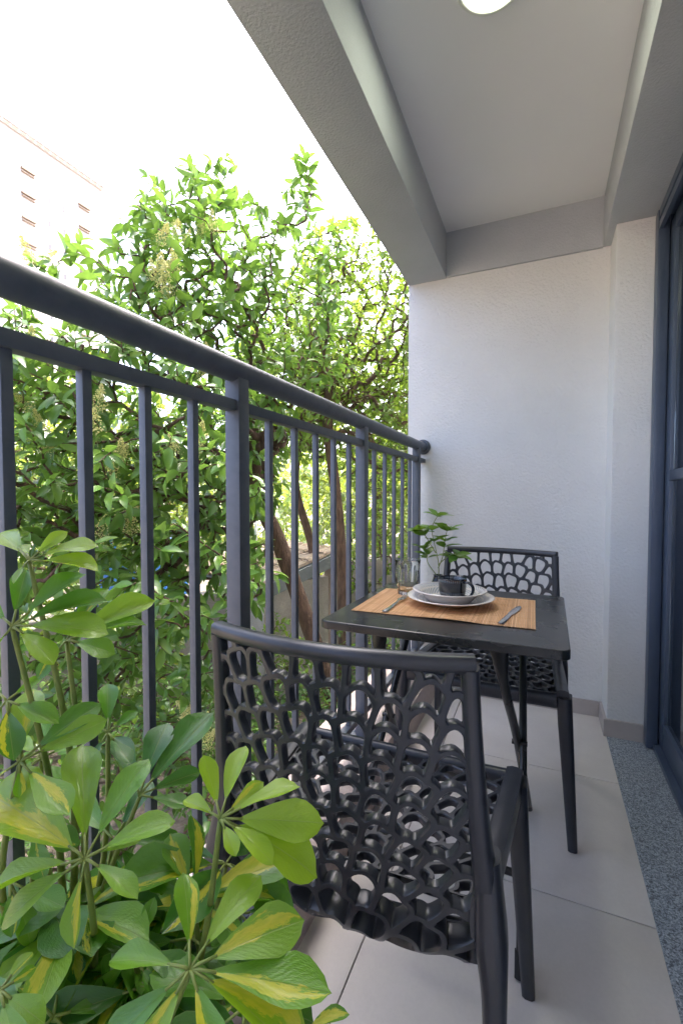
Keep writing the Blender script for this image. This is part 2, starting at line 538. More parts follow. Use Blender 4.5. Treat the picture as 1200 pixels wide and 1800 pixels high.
struct('ground', MB().box(-900, 900, -900, 900, -1.9, -1.5), 'ground')
floor = struct('floor', MB().box(-0.78, 0.262, -3.6, 2.42, -0.22, -0.004), 'grout')
xs = [(-0.5, -0.3717), (-0.3683, 0.262)]
ys = [-3.6, -3.53, -2.93, -2.33, -1.73, -1.13, -0.53, 0.07, 0.67, 1.27, 1.87, 2.42]
for (xa, xb) in xs:
    for i in range(len(ys) - 1):
        MB().box(xa, xb, ys[i] + 0.0017, ys[i + 1] - 0.0017, -0.004, 0.004, 0.0012).build('floor_tile', 'tile', floor, auto=R(50))
struct('threshold', MB().box(0.262, 0.62, -3.6, 2.235, -0.22, 0.006, 0.002), 'granite')
struct('kerb', MB().box(-0.78, -0.5, -3.6, 2.42, -0.004, 0.15, 0.006), 'kerb_stone', auto=R(50))
struct('end_wall', MB().box(-0.677, 0.262, 2.42, 2.70, -0.22, 2.395), 'plaster')
struct('pier', MB().box(0.262, 0.62, 2.235, 2.70, -0.22, 2.175, 0.006), 'plaster', auto=R(50))
struct('skirting', MB().box(-0.5, 0.250, 2.408, 2.42, 0.004, 0.075, 0.002), 'skirting')
struct('pier_skirting', MB().box(0.250, 0.395, 2.223, 2.235, 0.004, 0.080, 0.002).box(0.250, 0.262, 2.235, 2.408, 0.004, 0.080, 0.002), 'skirting')
struct('rear_wall', MB().box(-0.677, 0.62, -3.8, -3.6, -0.22, 2.395), 'plaster')
struct('side_wall', MB().box(0.42, 0.62, -3.6, 0.25, 0.006, 2.175), 'plaster')
struct('ceiling', MB().box(-0.677, 0.62, -3.8, 2.70, 2.395, 2.85), 'ceiling_paint')
struct('edge_beam', MB().box(-0.677, -0.475, -3.6, 2.4195, 2.168, 2.395, 0.004), 'beam_paint', auto=R(50))
struct('end_beam', MB().box(-0.475, 0.231, 2.404, 2.4195, 2.171, 2.395), 'beam_paint')
struct('door_beam', MB().box(0.231, 0.62, -3.6, 2.4195, 2.175, 2.395, 0.004), 'beam_paint', auto=R(50))
# our own building round the balcony: floors above, facade below, the room behind the door
struct('wall_above', MB().box(0.10, 8.0, -7.0, 12.0, 2.85, 12.5), 'facade')
struct('wall_below', MB().box(-0.70, 8.0, -7.0, 12.0, -1.5, -0.22), 'facade')
struct('wall_beyond', MB().box(0.10, 8.0, 2.70, 12.0, -0.22, 2.85), 'facade')
struct('room_floor', MB().box(0.62, 4.4, -1.6, 2.7, -0.22, 0.006), 'room')
struct('room_wall', MB().box(4.4, 4.5, -1.6, 2.7, -0.22, 2.85).box(0.62, 4.4, -1.7, -1.6, -0.22, 2.85), 'room')
struct('room_ceiling', MB().box(0.62, 4.4, -1.6, 2.7, 2.60, 2.85), 'room')

# ceiling lamp (lit in the photograph)
lamp = empty('ceiling_light', (-0.141, 1.280, 2.395), label='round white ceiling light, switched on, flush under the balcony ceiling', cat='ceiling light', kind='thing')
MB().lathe([(0.074, -0.012), (0.077, -0.020), (0.088, -0.020), (0.093, -0.014), (0.095, 0.0)], 64).build('frame', 'lamp_frame', lamp, smooth=True)
MB().lathe([(0.0, -0.017), (0.05, -0.0168), (0.0735, -0.0145), (0.0735, -0.004)], 64).build('diffuser', 'lamp_diffuser', lamp, smooth=True)

# ------------------------------------------------------------------ sliding door
door = empty('sliding_door', (0.451, 0.26, 0.006), label='dark blue-grey aluminium sliding glass door beside the white pier', cat='glass door', kind='thing')
def dl(mb, name, mat='door_metal', parent=None, c=None):
    o = mb.build(name, mat, parent or door, auto=R(40))
    o.location = (0, 0, 0)
    return o
# door coordinates: x outwards(-)/inwards(+) from the door line, y along from the near jamb (0) to the pier (1.963)
DL = 1.973
dl(MB().box(-0.055, -0.012, DL - 0.055, DL, 0.0, 2.165, 0.012).box(-0.011, 0.075, DL - 0.03, DL, 0.0, 2.165, 0.004), 'door_frame')
dl(MB().box(-0.055, 0.075, 0.0, 0.05, 0.0, 2.165, 0.006), 'door_frame')
dl(MB().box(-0.05, 0.075, 0.05, DL - 0.056, 2.13, 2.165, 0.004).box(-0.05, -0.035, 0.05, DL - 0.056, 2.085, 2.115), 'head_track')
dl(MB().box(-0.03, 0.07, 0.05, DL - 0.031, 0.0, 0.022, 0.003).box(-0.006, 0.002, 0.05, DL - 0.031, 0.022, 0.034).box(0.036, 0.044, 0.05, DL - 0.031, 0.022, 0.034), 'sill_track')
for k, (xa, y0, y1) in enumerate([(-0.006, 1.00, DL - 0.034), (0.036, 0.052, 1.06)]):
    sash = dl(MB().box(xa - 0.004, xa + 0.030, y0, y0 + 0.055, 0.035, 2.113, 0.005), 'sash_stile')
    dl(MB().box(xa - 0.004, xa + 0.030, y1 - 0.075, y1, 0.035, 2.113, 0.012), 'sash_stile')
    dl(MB().box(xa - 0.003, xa + 0.029, y0 + 0.0555, y1 - 0.0755, 0.035, 0.135, 0.004), 'bottom_rail')
    dl(MB().box(xa - 0.003, xa + 0.029, y0 + 0.0555, y1 - 0.0755, 1.095, 1.135, 0.004), 'middle_rail')
    dl(MB().box(xa - 0.003, xa + 0.029, y0 + 0.0555, y1 - 0.0755, 2.053, 2.113, 0.004), 'top_rail')
    for (za, zb) in ((0.136, 1.094), (1.136, 2.052)):
        dl(MB().box(xa + 0.010, xa + 0.016, y0 + 0.056, y1 - 0.076, za, zb), 'pane', 'window_glass')
# curtain in the room behind the glass
cv, cf = [], []
for i in range(121):
    y = -1.3 + i * 0.033
    x = 0.86 + 0.035 * math.sin(i * 0.95) + 0.012 * math.sin(i * 2.3 + 1)
    cv += [(x, y, 0.03), (x, y, 2.55)]
for i in range(120):
    a = 2 * i
    cf.append((a, a + 1, a + 3, a + 2))
tag(link('curtain', cv, cf, 'curtain', smooth=True), 'grey full-length curtain hanging in the room behind the glass door', 'curtain', kind='thing')

# ------------------------------------------------------------------ railing
RX = -0.594
rail = empty('railing', (RX, 0.0, 0.15), label='dark grey metal balcony railing with round handrail and square bars', cat='railing', kind='thing')
def rl(mb, name, parent=None, **k):
    return mb.build(name, 'iron', parent or rail, **k)
HZ = 1.302 - 0.15
rl(MB().tube([(0, -3.6, HZ), (0, 0.5, HZ), (0, 1.5, HZ), (0, 2.409, HZ)], 0.024, 32), 'handrail', auto=R(50))
fl = MB().tube([(0, 2.400, HZ), (0, 2.408, HZ), (0, 2.42, HZ)], [0.034, 0.040, 0.040], 32)
rl(fl, 'wall_flange', auto=R(40))
posts = [-2.823, -2.099, -1.375, -0.651, 0.073, 0.797, 1.521, 2.284]
for py in posts:
    p = rl(MB().box(-0.018, 0.018, py - 0.018, py + 0.018, 0.0085, HZ - 0.015, 0.0025), 'post', auto=R(40))
    rl(MB().box(-0.050, 0.050, py - 0.050, py + 0.050, 0.0, 0.008, 0.0015), 'base_plate', p)
    for sx in (-0.036, 0.036):
        for sy in (-0.036, 0.036):
            rl(MB().tube([(sx, py + sy, 0.008), (sx, py + sy, 0.015)], 0.007, 6), 'bolt', p)
ends = [-3.6] + posts + [2.42]
bar_me = None
for a, b in zip(ends[:-1], ends[1:]):
    ga = a + (0.0181 if a > -3.5 else 0)
    gb = b - (0.0181 if b < 2.41 else 0)
    rl(MB().box(-0.0125, 0.0125, ga, gb, 1.2165 - 0.15, 1.239 - 0.15, 0.002), 'sub_rail', auto=R(40))
    rl(MB().box(-0.0125, 0.0125, ga, gb, 0.09, 0.112, 0.002), 'bottom_rail', auto=R(40))
    n = max(0, round((b - a) / 0.121) - 1)
    for i in range(n):
        y = (0.235, 0.340, 0.445, 0.553, 0.663)[i] if abs(b - 0.797) < 1e-6 else a + (b - a) * (i + 1) / (n + 1)
        if bar_me is None:
            o = rl(MB().box(-0.0073, 0.0073, -0.0073, 0.0073, 0.1121, 1.2164 - 0.15, 0.0015), 'baluster', auto=R(40))
            bar_me = o.data
        else:
            o = bpy.data.objects.new('baluster', bar_me)
            COL.objects.link(o)
            o.parent = rail
        o.location = (0, y, 0)

# ------------------------------------------------------------------ moulded lattice chairs
def clip(poly, nx, ny, c, lab=None):
    """keep the side where nx*x + ny*y <= c; each vertex carries the label of the edge that starts there"""
    out = []
    m = len(poly)
    for i in range(m):
        p, q = poly[i], poly[(i + 1) % m]
        dp, dq = nx * p[0] + ny * p[1] - c, nx * q[0] + ny * q[1] - c
        if dp <= 0:
            out.append(p)
        if dp <= 0 < dq or dq <= 0 < dp:
            if abs(dp - dq) < 1e-15:
                continue
            t = dp / (dp - dq)
            x, y = p[0] + (q[0] - p[0]) * t, p[1] + (q[1] - p[1]) * t
            out.append((x, y, lab if dp <= 0 else p[2]))
    return out

def scale_seeds(a, L, cx, cy, dr, pitch, rng, jit=0.16):
    """seeds on rings that fan out round a point, each ring set off against the last, like fish scales"""
    seeds = [(cx, cy, 0)]
    r = dr
    k = 0
    while r < 1.2:
        n = max(5, round(2 * math.pi * r / pitch))
        for i in range(n):
            t = 2 * math.pi * (i + (0.5 if k % 2 else 0.0)) / n
            x = cx + r * math.cos(t) + rng.uniform(-1, 1) * pitch * jit
            y = cy + r * math.sin(t) + rng.uniform(-1, 1) * dr * jit
            if -a * 1.02 < x < a * 1.02 and -0.012 < y < L + 0.012:
                seeds.append((x, y, k + 1))
        r += dr
        k += 1
    return seeds

def lattice(seeds, a, L, smap, w, thick, arch=0.34):
    """cells of the pattern become holes; the struts between them are rounded bars of real depth"""
    mb_v, mb_f = [], []
    for i, s in enumerate(seeds):
        poly = [(-a, 0, None), (a, 0, None), (a, L, None), (-a, L, None)]
        for j, q in enumerate(seeds):
            if i == j:
                continue
            dx, dy = q[0] - s[0], q[1] - s[1]
            if dx * dx + dy * dy > 0.022:
                continue
            poly = clip(poly, dx, dy, (q[0] ** 2 + q[1] ** 2 - s[0] ** 2 - s[1] ** 2) / 2, j)
            if len(poly) < 3:
                break
        if len(poly) < 3:
            continue
        poly = [p for k, p in enumerate(poly) if math.dist(p[:2], poly[(k + 1) % len(poly)][:2]) > 1e-5]
        m = len(poly)
        bnd, bulge = [], []
        for k in range(m):
            p, q = poly[k], poly[(k + 1) % m]
            le = math.dist(p[:2], q[:2])
            n = max(1, math.ceil(le / 0.0065 - 1e-6))
            bx = by = 0.0
            if p[2] is not None and seeds[p[2]][2] != s[2]:      # between two rings the strut arches outwards
                o_ = seeds[p[2]]
                sg = 1 if o_[2] > s[2] else -1
                dd = math.dist(o_[:2], s[:2])
                bx, by = sg * (o_[0] - s[0]) / dd * le * arch, sg * (o_[1] - s[1]) / dd * le * arch
            for t in range(n):
                w4 = 4 * (t / n) * (1 - t / n)
                bulge.append((bx * w4, by * w4))
                bnd.append((p[0] + (q[0] - p[0]) * t / n, p[1] + (q[1] - p[1]) * t / n))
        ins = poly
        for k in range(m):
            p, q = poly[k], poly[(k + 1) % m]
            ln = math.dist(p[:2], q[:2])
            nx, ny = (q[1] - p[1]) / ln, -(q[0] - p[0]) / ln
            ins = clip(ins, nx, ny, nx * p[0] + ny * p[1] - w / 2, 0)
            if len(ins) < 3:
                break
        area = 0
        if len(ins) >= 3:
            area = abs(sum(ins[k - 1][0] * ins[k][1] - ins[k][0] * ins[k - 1][1] for k in range(len(ins)))) / 2
        b0 = len(mb_v)
        N = len(bnd)
        if area < 3.5e-5:                                  # too small for a hole: a solid web
            bnd = [(p[0] + d_[0], p[1] + d_[1]) for p, d_ in zip(bnd, bulge)]
            for sgn in (1, -1):
                for p in bnd:
                    P, Nn = smap(*p)
                    mb_v.append(P + Nn * (sgn * thick(p[1]) * 0.5))
            mb_f.append(tuple(b0 + k for k in range(N)))
            mb_f.append(tuple(b0 + N + k for k in range(N - 1, -1, -1)))
            continue
        cx = sum(p[0] for p in ins) / len(ins)
        cy = sum(p[1] for p in ins) / len(ins)
        hole = []
        for p in bnd:
            dx, dy = p[0] - cx, p[1] - cy
            best = 1.0
            for k in range(len(ins)):
                e, g = ins[k], ins[(k + 1) % len(ins)]
                ex, ey = g[0] - e[0], g[1] - e[1]
                den = dx * ey - dy * ex
                if abs(den) < 1e-12:
                    continue
                t = ((e[0] - cx) * ey - (e[1] - cy) * ex) / den
                u = ((e[0] - cx) * dy - (e[1] - cy) * dx) / den
                if t > 1e-6 and -1e-6 <= u <= 1 + 1e-6:
                    best = min(best, t)
            hole.append((cx + dx * best, cy + dy * best))
        bnd = [(p[0] + d_[0], p[1] + d_[1]) for p, d_ in zip(bnd, bulge)]
        hole = [(p[0] + d_[0], p[1] + d_[1]) for p, d_ in zip(hole, bulge)]
        for _ in range(3):
            hole = [((hole[k - 1][0] + 2 * hole[k][0] + hole[(k + 1) % N][0]) / 4, (hole[k - 1][1] + 2 * hole[k][1] + hole[(k + 1) % N][1]) / 4) for k in range(N)]
        rings = [(0.0, 0.50), (0.70, 0.50), (1.0, 0.36), (1.0, -0.36), (0.70, -0.50), (0.0, -0.50)]
        for f_, h_ in rings:
            for p, q in zip(bnd, hole):
                x, y = p[0] + (q[0] - p[0]) * f_, p[1] + (q[1] - p[1]) * f_
                P, Nn = smap(x, y)
                mb_v.append(P + Nn * (h_ * thick(y)))
        for r in range(5):
            for k in range(N):
                A, B = b0 + r * N + k, b0 + r * N + (k + 1) % N
                mb_f.append((A, B, B + N, A + N))
    bm = bmesh.new()
    vs = [bm.verts.new(v) for v in mb_v]
    for f in mb_f:
        try:
            bm.faces.new([vs[i] for i in f])
        except ValueError:
            pass
    bmesh.ops.remove_doubles(bm, verts=bm.verts[:], dist=2e-5)
    bmesh.ops.recalc_face_normals(bm, faces=bm.faces[:])
    for f in bm.faces:
        f.smooth = True
    for e in bm.edges:
        e.smooth = len(e.link_faces) != 2 or e.calc_face_angle(0) < R(38)
    me = bpy.data.meshes.new('lattice')
    bm.to_mesh(me)
    bm.free()
    return me

BACK = spline([(-0.206, 0.815), (-0.192, 0.70), (-0.176, 0.58), (-0.160, 0.50), (-0.150, 0.435), (-0.144, 0.395), (-0.122, 0.366), (-0.088, 0.352)], 10)
_bl = [0.0]
for _i in range(1, len(BACK)):
    _bl.append(_bl[-1] + float(np.linalg.norm(BACK[_i] - BACK[_i - 1])))
BL = _bl[-1]
BA = 0.200
def back_profile(v):
    v = min(max(v, 0.0), BL - 1e-6)
    k = 0
    while _bl[k + 1] < v:
        k += 1
    t = (v - _bl[k]) / (_bl[k + 1] - _bl[k])
    p = BACK[k] * (1 - t) + BACK[k + 1] * t
    return p[0], p[1]
def back_hw(v):
    return 0.193 + 0.026 * min(1.0, v / 0.42) ** 1.5
def back_pos(u, v):
    y, z = back_profile(v)
    s = u / BA
    return V((s * back_hw(v), y - 0.034 * (1 - s * s) * (1 - 0.30 * min(1, max(0.0, (v - 0.34) / 0.18))), z))
def back_map(u, v):
    e = 0.004
    du = back_pos(u + e, v) - back_pos(u - e, v)
    dv = back_pos(u, min(v + e, BL)) - back_pos(u, max(v - e, 0))
    n = du.cross(dv).normalized()
    return back_pos(u, v), n

SA, SL = 0.222, 0.350
def seat_pos(u, v):
    s = u / SA
    return V((s * (0.196 + 0.034 * v / SL), -0.150 + v, 0.450 - 0.012 * (1 - s * s) * math.sin(math.pi * min(1, v / SL * 0.9 + 0.05)) - 0.010 * max(0, v / SL - 0.85) / 0.15))
def seat_map(u, v):
    e = 0.004
    n = (seat_pos(u + e, v) - seat_pos(u - e, v)).cross(seat_pos(u, v + e) - seat_pos(u, v - e)).normalized()
    return seat_pos(u, v), n

def make_chair(loc, rz, label):
    rng = random.Random(11)
    ch = empty('chair', loc, rz, label=label, cat='chair', group='black openwork chairs at the folding table', kind='thing')
    me = lattice(scale_seeds(BA, BL, 0.0, 0.505, 0.0480, 0.0445, rng), BA, BL, back_map, 0.0098,
                 lambda v: 0.0145 + (0.024 * min(1, (v - 0.33) / 0.12) if v > 0.33 else 0.0))
    me.name = 'backrest'
    me.materials.append(M['resin'])
    o = bpy.data.objects.new('backrest', me); COL.objects.link(o); o.parent = ch
    me = lattice(scale_seeds(SA, SL, 0.0, -0.03, 0.044, 0.042, rng), SA, SL, seat_map, 0.0092, lambda v: 0.015)
    me.name = 'seat'
    me.materials.append(M['resin'])
    o = bpy.data.objects.new('seat', me); COL.objects.link(o); o.parent = ch
    # top rail of the backrest and its two uprights
    pts = [back_pos(u * BA / 12, 0.0) + V((0, 0, 0.004)) for u in (-12.7, *range(-12, 13), 12.7)]
    MB().sweep(pts, (0.0125, 0.0115), (0, 1, 0.1), 12, 3.0).build('top_rail', 'resin', ch, auto=R(60))
    for s in (-1, 1):
        path, dims = [], []
        for k in range(15):
            v = 0.002 + k * 0.0248
            p = back_pos(s * BA, max(v, 0.0))
            q = p + V((s * 0.007, 0.002, 0))
            t = k / 14
            path.append(q)
            dims.append((0.0110 + 0.005 * t * t, 0.0115 + 0.011 * t * t))
        MB().sweep(path, dims, (1, 0, 0), 16, 5.0).build('upright', 'resin', ch, auto=R(60))
        # rear leg: grows out of the upright, flares below the seat, then tapers
        path = spline([(s * 0.2195, -0.150, 0.530), (s * 0.2255, -0.160, 0.44), (s * 0.233, -0.180, 0.36), (s * 0.236, -0.200, 0.22), (s * 0.246, -0.232, 0.0)], 5)
        n = len(path)
        dims = []
        for k in range(n):
            t = k / (n - 1)
            dims.append((0.0165 + 0.0055 * math.exp(-((t - 0.30) / 0.16) ** 2) - 0.003 * t, 0.0225 + 0.0100 * math.exp(-((t - 0.30) / 0.17) ** 2) - 0.006 * t))
        MB().sweep(path, dims, (1, 0, 0), 16, 5.0).build('leg', 'resin', ch, auto=R(60))
        # front leg
        path = [(s * 0.247, 0.182, 0.449), (s * 0.252, 0.183, 0.36), (s * 0.264, 0.185, 0.18), (s * 0.276, 0.187, 0.0)]
        MB().sweep(path, [(0.021, 0.027), (0.020, 0.026), (0.0165, 0.021), (0.013, 0.0165)], (1, 0, 0), 14, 5.0).build('leg', 'resin', ch, auto=R(60))
        # side rail of the seat
        path = spline([(s * 0.214, -0.172, 0.452), (s * 0.216, -0.10, 0.442), (s * 0.231, 0.05, 0.441), (s * 0.2435, 0.195, 0.441)], 5)
        n = len(path)
        dims = [(0.0155 + 0.003 * k / n, 0.030 - 0.006 * math.sin(math.pi * k / n)) for k in range(n)]
        MB().sweep(path, dims, (1, 0, 0), 12, 5.0).build('seat_rail', 'resin', ch, auto=R(60))
    MB().sweep([(-0.228, 0.197, 0.437), (0, 0.203, 0.433), (0.228, 0.197, 0.437)], (0.012, 0.022), (0, 1, 0), 12, 4.0).build('seat_rail', 'resin', ch, auto=R(60))
    return ch

chair = make_chair((-0.287, 0.802, 0.004), R(1.0), 'black openwork plastic chair seen from behind, nearest the leafy variegated plant')
rear_chair = copy_tree(chair)
rear_chair.location = (-0.170, 1.668, 0.004)
rear_chair.rotation_euler = (0, 0, R(176))
rear_chair['label'] = 'black openwork plastic chair beyond the table, backed against the white end wall'

# ------------------------------------------------------------------ folding table
TZ = 0.71
table = empty('folding_table', (-0.238, 1.366, 0.004), R(-0.8), label='small square black metal folding table laid for one beside the railing', cat='table', kind='thing')
def rounded(hx, hy, r, n=6):
    out = []
    for cx, cy, a0 in ((hx - r, hy - r, 0), (-hx + r, hy - r, 90), (-hx + r, -hy + r, 180), (hx - r, -hy + r, 270)):
        for k in range(n + 1):
            a = R(a0 + 90 * k / n)
            out.append((cx + r * math.cos(a), cy + r * math.sin(a)))
    return out
HT = TZ - 0.004
top = MB()
rings = [(0.288, 0.285, 0.014, HT - 0.021), (0.2985, 0.293, 0.021, HT - 0.022), (0.300, 0.2945, 0.022, HT - 0.0205), (0.300, 0.2945, 0.022, HT - 0.0032), (0.2993, 0.2938, 0.0215, HT - 0.0010), (0.2970, 0.2915, 0.020, HT)]
tv, tf = [], []
for hx, hy, r, z in rings:
    tv += [(x, y, z) for x, y in rounded(hx, hy, r)]
N = 28
for j in range(len(rings) - 1):
    for k in range(N):
        tf.append((j * N + k, j * N + (k + 1) % N, (j + 1) * N + (k + 1) % N, (j + 1) * N + k))
tf.append(tuple((len(rings) - 1) * N + k for k in range(N)))
tf.append(tuple(range(N - 1, -1, -1)))
top.add(tv, tf).build('table_top', 'table_metal', table, auto=R(18))
for s in (-1, 1):
    la = [(s * 0.150, -0.236, HT - 0.03), (s * 0.155, -0.225, 0.62), (s * 0.166, -0.18, 0.53), (s * 0.182, -0.05, 0.37), (s * 0.205, 0.235, 0.0)]
    MB().sweep(spline(la, 4), [(0.024 - 0.013 * min(1, k / 6), 0.007 + 0.004 * min(1, k / 6)) for k in range(17)], (1, 0, 0), 12, 2.4).build('leg', 'table_metal', table, auto=R(60))
    lb = [(s * 0.178, 0.245, HT - 0.03), (s * 0.197, -0.05, 0.345), (s * 0.212, -0.335, 0.03), (s * 0.2125, -0.345, 0.0)]
    leg = MB().tube(lb, [0.0105, 0.0105, 0.0105, 0.0105], 12).build('leg', 'table_metal', table, auto=R(60))
    MB().tube([(s * 0.2115, -0.325, 0.042), (s * 0.2128, -0.347, 0.0)], 0.0135, 12).build('rubber_foot', 'rubber', leg, auto=R(50))
    MB().tube([(s * 0.168, -0.045, 0.360), (s * 0.208, -0.045, 0.360)], 0.007, 10).build('pivot', 'table_metal', table, auto=R(50))
MB().tube([(-0.208, -0.235, 0.140), (0.208, -0.235, 0.140)], 0.009, 12).build('stretcher', 'table_metal', table, auto=R(50))
MB().tube([(-0.196, 0.14, 0.125), (0.196, 0.14, 0.125)], 0.009, 12).build('stretcher', 'table_metal', table, auto=R(50))
for s in (-1, 1):
    MB().box(s * 0.165 - 0.03, s * 0.165 + 0.03, -0.25, 0.26, HT - 0.036, HT - 0.0225, 0.003).build('runner', 'table_metal', table, auto=R(40))

# ------------------------------------------------------------------ what lies on the table
mat_o = empty('placemat', (-0.260, 1.372, TZ), R(1.0), label='orange-brown bamboo slat placemat under the stacked plates', cat='placemat', kind='thing')
mb = MB()
rng = random.Random(3)
NS = 118
for i in range(NS):
    x = -0.242 + 0.484 * i / (NS - 1)
    ya, yb = -0.168 + rng.uniform(-0.0012, 0.0012), 0.168 + rng.uniform(-0.0012, 0.0012)
    def wz(y):
        return 0.0022 + 0.0028 * max(0, math.sin(x * 17 + 1.2)) * (0.35 + 0.65 * abs(y) / 0.168) * (1 if y < 0 else 0.5)
    v, f = [], []
    for y in (ya, ya * 0.5, 0.0, yb * 0.5, yb):
        z = wz(y) + rng.uniform(0, 0.0003)
        v += [(x - 0.0019, y, z - 0.0008), (x - 0.0011, y, z + 0.0008), (x + 0.0011, y, z + 0.0008), (x + 0.0019, y, z - 0.0008)]
    for j in range(4):
        b = j * 4
        for k in range(3):
            f.append((b + k, b + k + 1, b + k + 5, b + k + 4))
        f.append((b + 3, b, b + 4, b + 7))
    f += [(3, 2, 1, 0), (16, 17, 18, 19)]
    mb.add(v, f)
mb.build('bamboo_slats', 'bamboo', mat_o, kind='stuff')
mb = MB()
for y in (-0.14, -0.07, 0.0, 0.07, 0.14):
    pts = []
    for i in range(60):
        x = -0.243 + 0.486 * i / 59
        pts.append((x, y, 0.0024 + 0.0028 * max(0, math.sin(x * 17 + 1.2)) * (0.35 + 0.65 * abs(y) / 0.168) * (1 if y < 0 else 0.5)))
    mb.tube(pts, 0.0009, 5)
mb.build('binding_thread', 'thread', mat_o, kind='stuff')

PX, PY = -0.254, 1.386
plate = MB().lathe([(0.0, 0.0), (0.066, 0.0), (0.070, 0.0012), (0.098, 0.012), (0.126, 0.0195), (0.1285, 0.0215), (0.127, 0.0232), (0.098, 0.0162), (0.072, 0.0062), (0.066, 0.0048), (0.0, 0.0045)], 72).build('plate', 'plate_glaze', smooth=True, loc=(PX, PY, TZ + 0.0072))
tag(plate, 'wide shallow patterned white plate under the soup plate', 'plate', kind='thing')
bowl = MB().lathe([(0.0, 0.0), (0.062, 0.0), (0.066, 0.0015), (0.080, 0.016), (0.090, 0.0255), (0.108, 0.0315), (0.1105, 0.0335), (0.109, 0.0352), (0.088, 0.0302), (0.077, 0.020), (0.064, 0.0065), (0.056, 0.0045), (0.0, 0.0042)], 72).build('soup_plate', 'bowl_glaze', smooth=True, loc=(PX - 0.004, PY + 0.006, TZ + 0.0072 + 0.0066))
tag(bowl, 'deeper patterned white soup plate holding the dark cup', 'plate', kind='thing')
CZ = TZ + 0.0072 + 0.0066 + 0.0046
cup = empty('cup', (PX + 0.008, PY - 0.012, CZ), R(-24), label='dark blue glazed cup with pale hatched bands on the soup plate', cat='cup', kind='thing')
MB().lathe([(0.0, 0.0), (0.030, 0.0), (0.0335, 0.003), (0.0395, 0.030), (0.0425, 0.066), (0.0430, 0.0675), (0.0415, 0.0680), (0.0400, 0.064), (0.0370, 0.030), (0.0310, 0.007), (0.026, 0.0048), (0.0, 0.0045)], 56).build('cup_body', 'cup_glaze', cup, smooth=True)
hp = spline([(0.0405, 0.0, 0.058), (0.055, 0.0, 0.0595), (0.0685, 0.0, 0.050), (0.0690, 0.0, 0.033), (0.057, 0.0, 0.020), (0.0375, 0.0, 0.017)], 6)
MB().sweep(hp, (0.0062, 0.0034), (0, 1, 0), 12, 2.4).build('handle', 'cup_inside', cup, smooth=True)

# faceted water glass: fluted outside, thick base
def flute(j, r, a):
    if 1 <= j <= 4:
        return r * (1 + 0.030 * abs(math.cos(a * 5)) - 0.018)
    return r
prof = [(0.030, 0.0), (0.0318, 0.002), (0.0335, 0.022), (0.0355, 0.050), (0.0385, 0.080), (0.0415, 0.092), (0.0432, 0.116), (0.0432, 0.1175), (0.0420, 0.1180), (0.0408, 0.1165), (0.0385, 0.090), (0.0352, 0.075), (0.0325, 0.050), (0.0300, 0.022), (0.027, 0.014), (0.0, 0.012)]
gl = MB().lathe(prof, 100, flute).build('drinking_glass', 'glass', smooth=True, loc=(-0.413, 1.478, TZ + 0.0004))
tag(gl, 'clear fluted drinking glass standing empty beside the plates', 'glass', kind='thing')

def flatware(name, loc, rz, label, cat, parts):
    e = empty(name, loc, rz, label=label, cat=cat, kind='thing')
    for nm, build in parts:
        build().build(nm, 'steel', e, auto=R(60))
    return e
def strip(pts, ws, th):
    mb_ = MB()
    v, f = [], []
    for (x, y, z), w in zip(pts, ws):
        v += [(x - w, y, z - th), (x - w * 0.7, y, z + th), (x + w * 0.7, y, z + th), (x + w, y, z - th)]
    for i in range(len(pts) - 1):
        b = i * 4
        for k in range(3):
            f.append((b + k, b + k + 1, b + k + 5, b + k + 4))
        f.append((b + 3, b, b + 4, b + 7))
    e = (len(pts) - 1) * 4
    f += [(3, 2, 1, 0), (e, e + 1, e + 2, e + 3)]
    return mb_.add(v, f)
def tines():
    mb_ = MB()
    v, f = [], []
    for k in range(4):
        x = -0.0078 + 0.0052 * k
        t = strip([(x, 0.072, 0.0052), (x, 0.092, 0.0040), (x * 0.95, 0.108, 0.0058), (x * 0.92, 0.120, 0.0092)], [0.0017, 0.0015, 0.0012, 0.0006], 0.0007)
        mb_.add(t.v, t.f)
    return mb_
flatware('fork', (-0.402, 1.292, TZ + 0.0058), R(-2.0), 'steel table fork lying on the placemat left of the plates', 'fork', [
    ('handle', lambda: strip([(0, -0.085, 0.001), (0, -0.08, 0.001), (0, -0.03, 0.0012), (0, 0.02, 0.0040), (0, 0.042, 0.0062)], [0.0045, 0.0085, 0.0065, 0.0036, 0.0032], 0.0011)),
    ('fork_head', lambda: strip([(0, 0.042, 0.0062), (0, 0.052, 0.0070), (0, 0.060, 0.0068), (0, 0.073, 0.0052)], [0.0032, 0.0070, 0.0098, 0.0098], 0.0009)),
    ('tines', tines)])
flatware('table_knife', (-0.080, 1.318, TZ + 0.0062), R(-9.0), 'steel table knife lying at the bare end of the placemat', 'knife', [
    ('handle', lambda: strip([(0, -0.105, 0.0), (0, -0.10, 0.0), (0, -0.05, 0.0005), (0, -0.005, 0.001)], [0.004, 0.0075, 0.0072, 0.0055], 0.0016)),
    ('blade', lambda: strip([(0, -0.005, 0.001), (0.001, 0.01, 0.001), (0.002, 0.06, 0.001), (0.003, 0.095, 0.001), (0.0055, 0.107, 0.001)], [0.0055, 0.0088, 0.0098, 0.0082, 0.0015], 0.0008))])

# ------------------------------------------------------------------ leaves
def leaf_template(w, droop, fold):
    v = [(0, 0, 0)]
    for t, k in ((0.22, 0.80), (0.52, 1.0), (0.80, 0.62)):
        z = -droop * t * t
        v += [(-w * k, t, z + fold * k), (0, t, z), (w * k, t, z + fold * k)]
    v.append((0, 1.0, -droop))
    f = [(0, 2, 1), (0, 3, 2)]
    for b in (1, 4):
        f += [(b, b + 1, b + 4, b + 3), (b + 1, b + 2, b + 5, b + 4)]
    f += [(7, 8, 10), (8, 9, 10)]
    return np.array(v, float), f

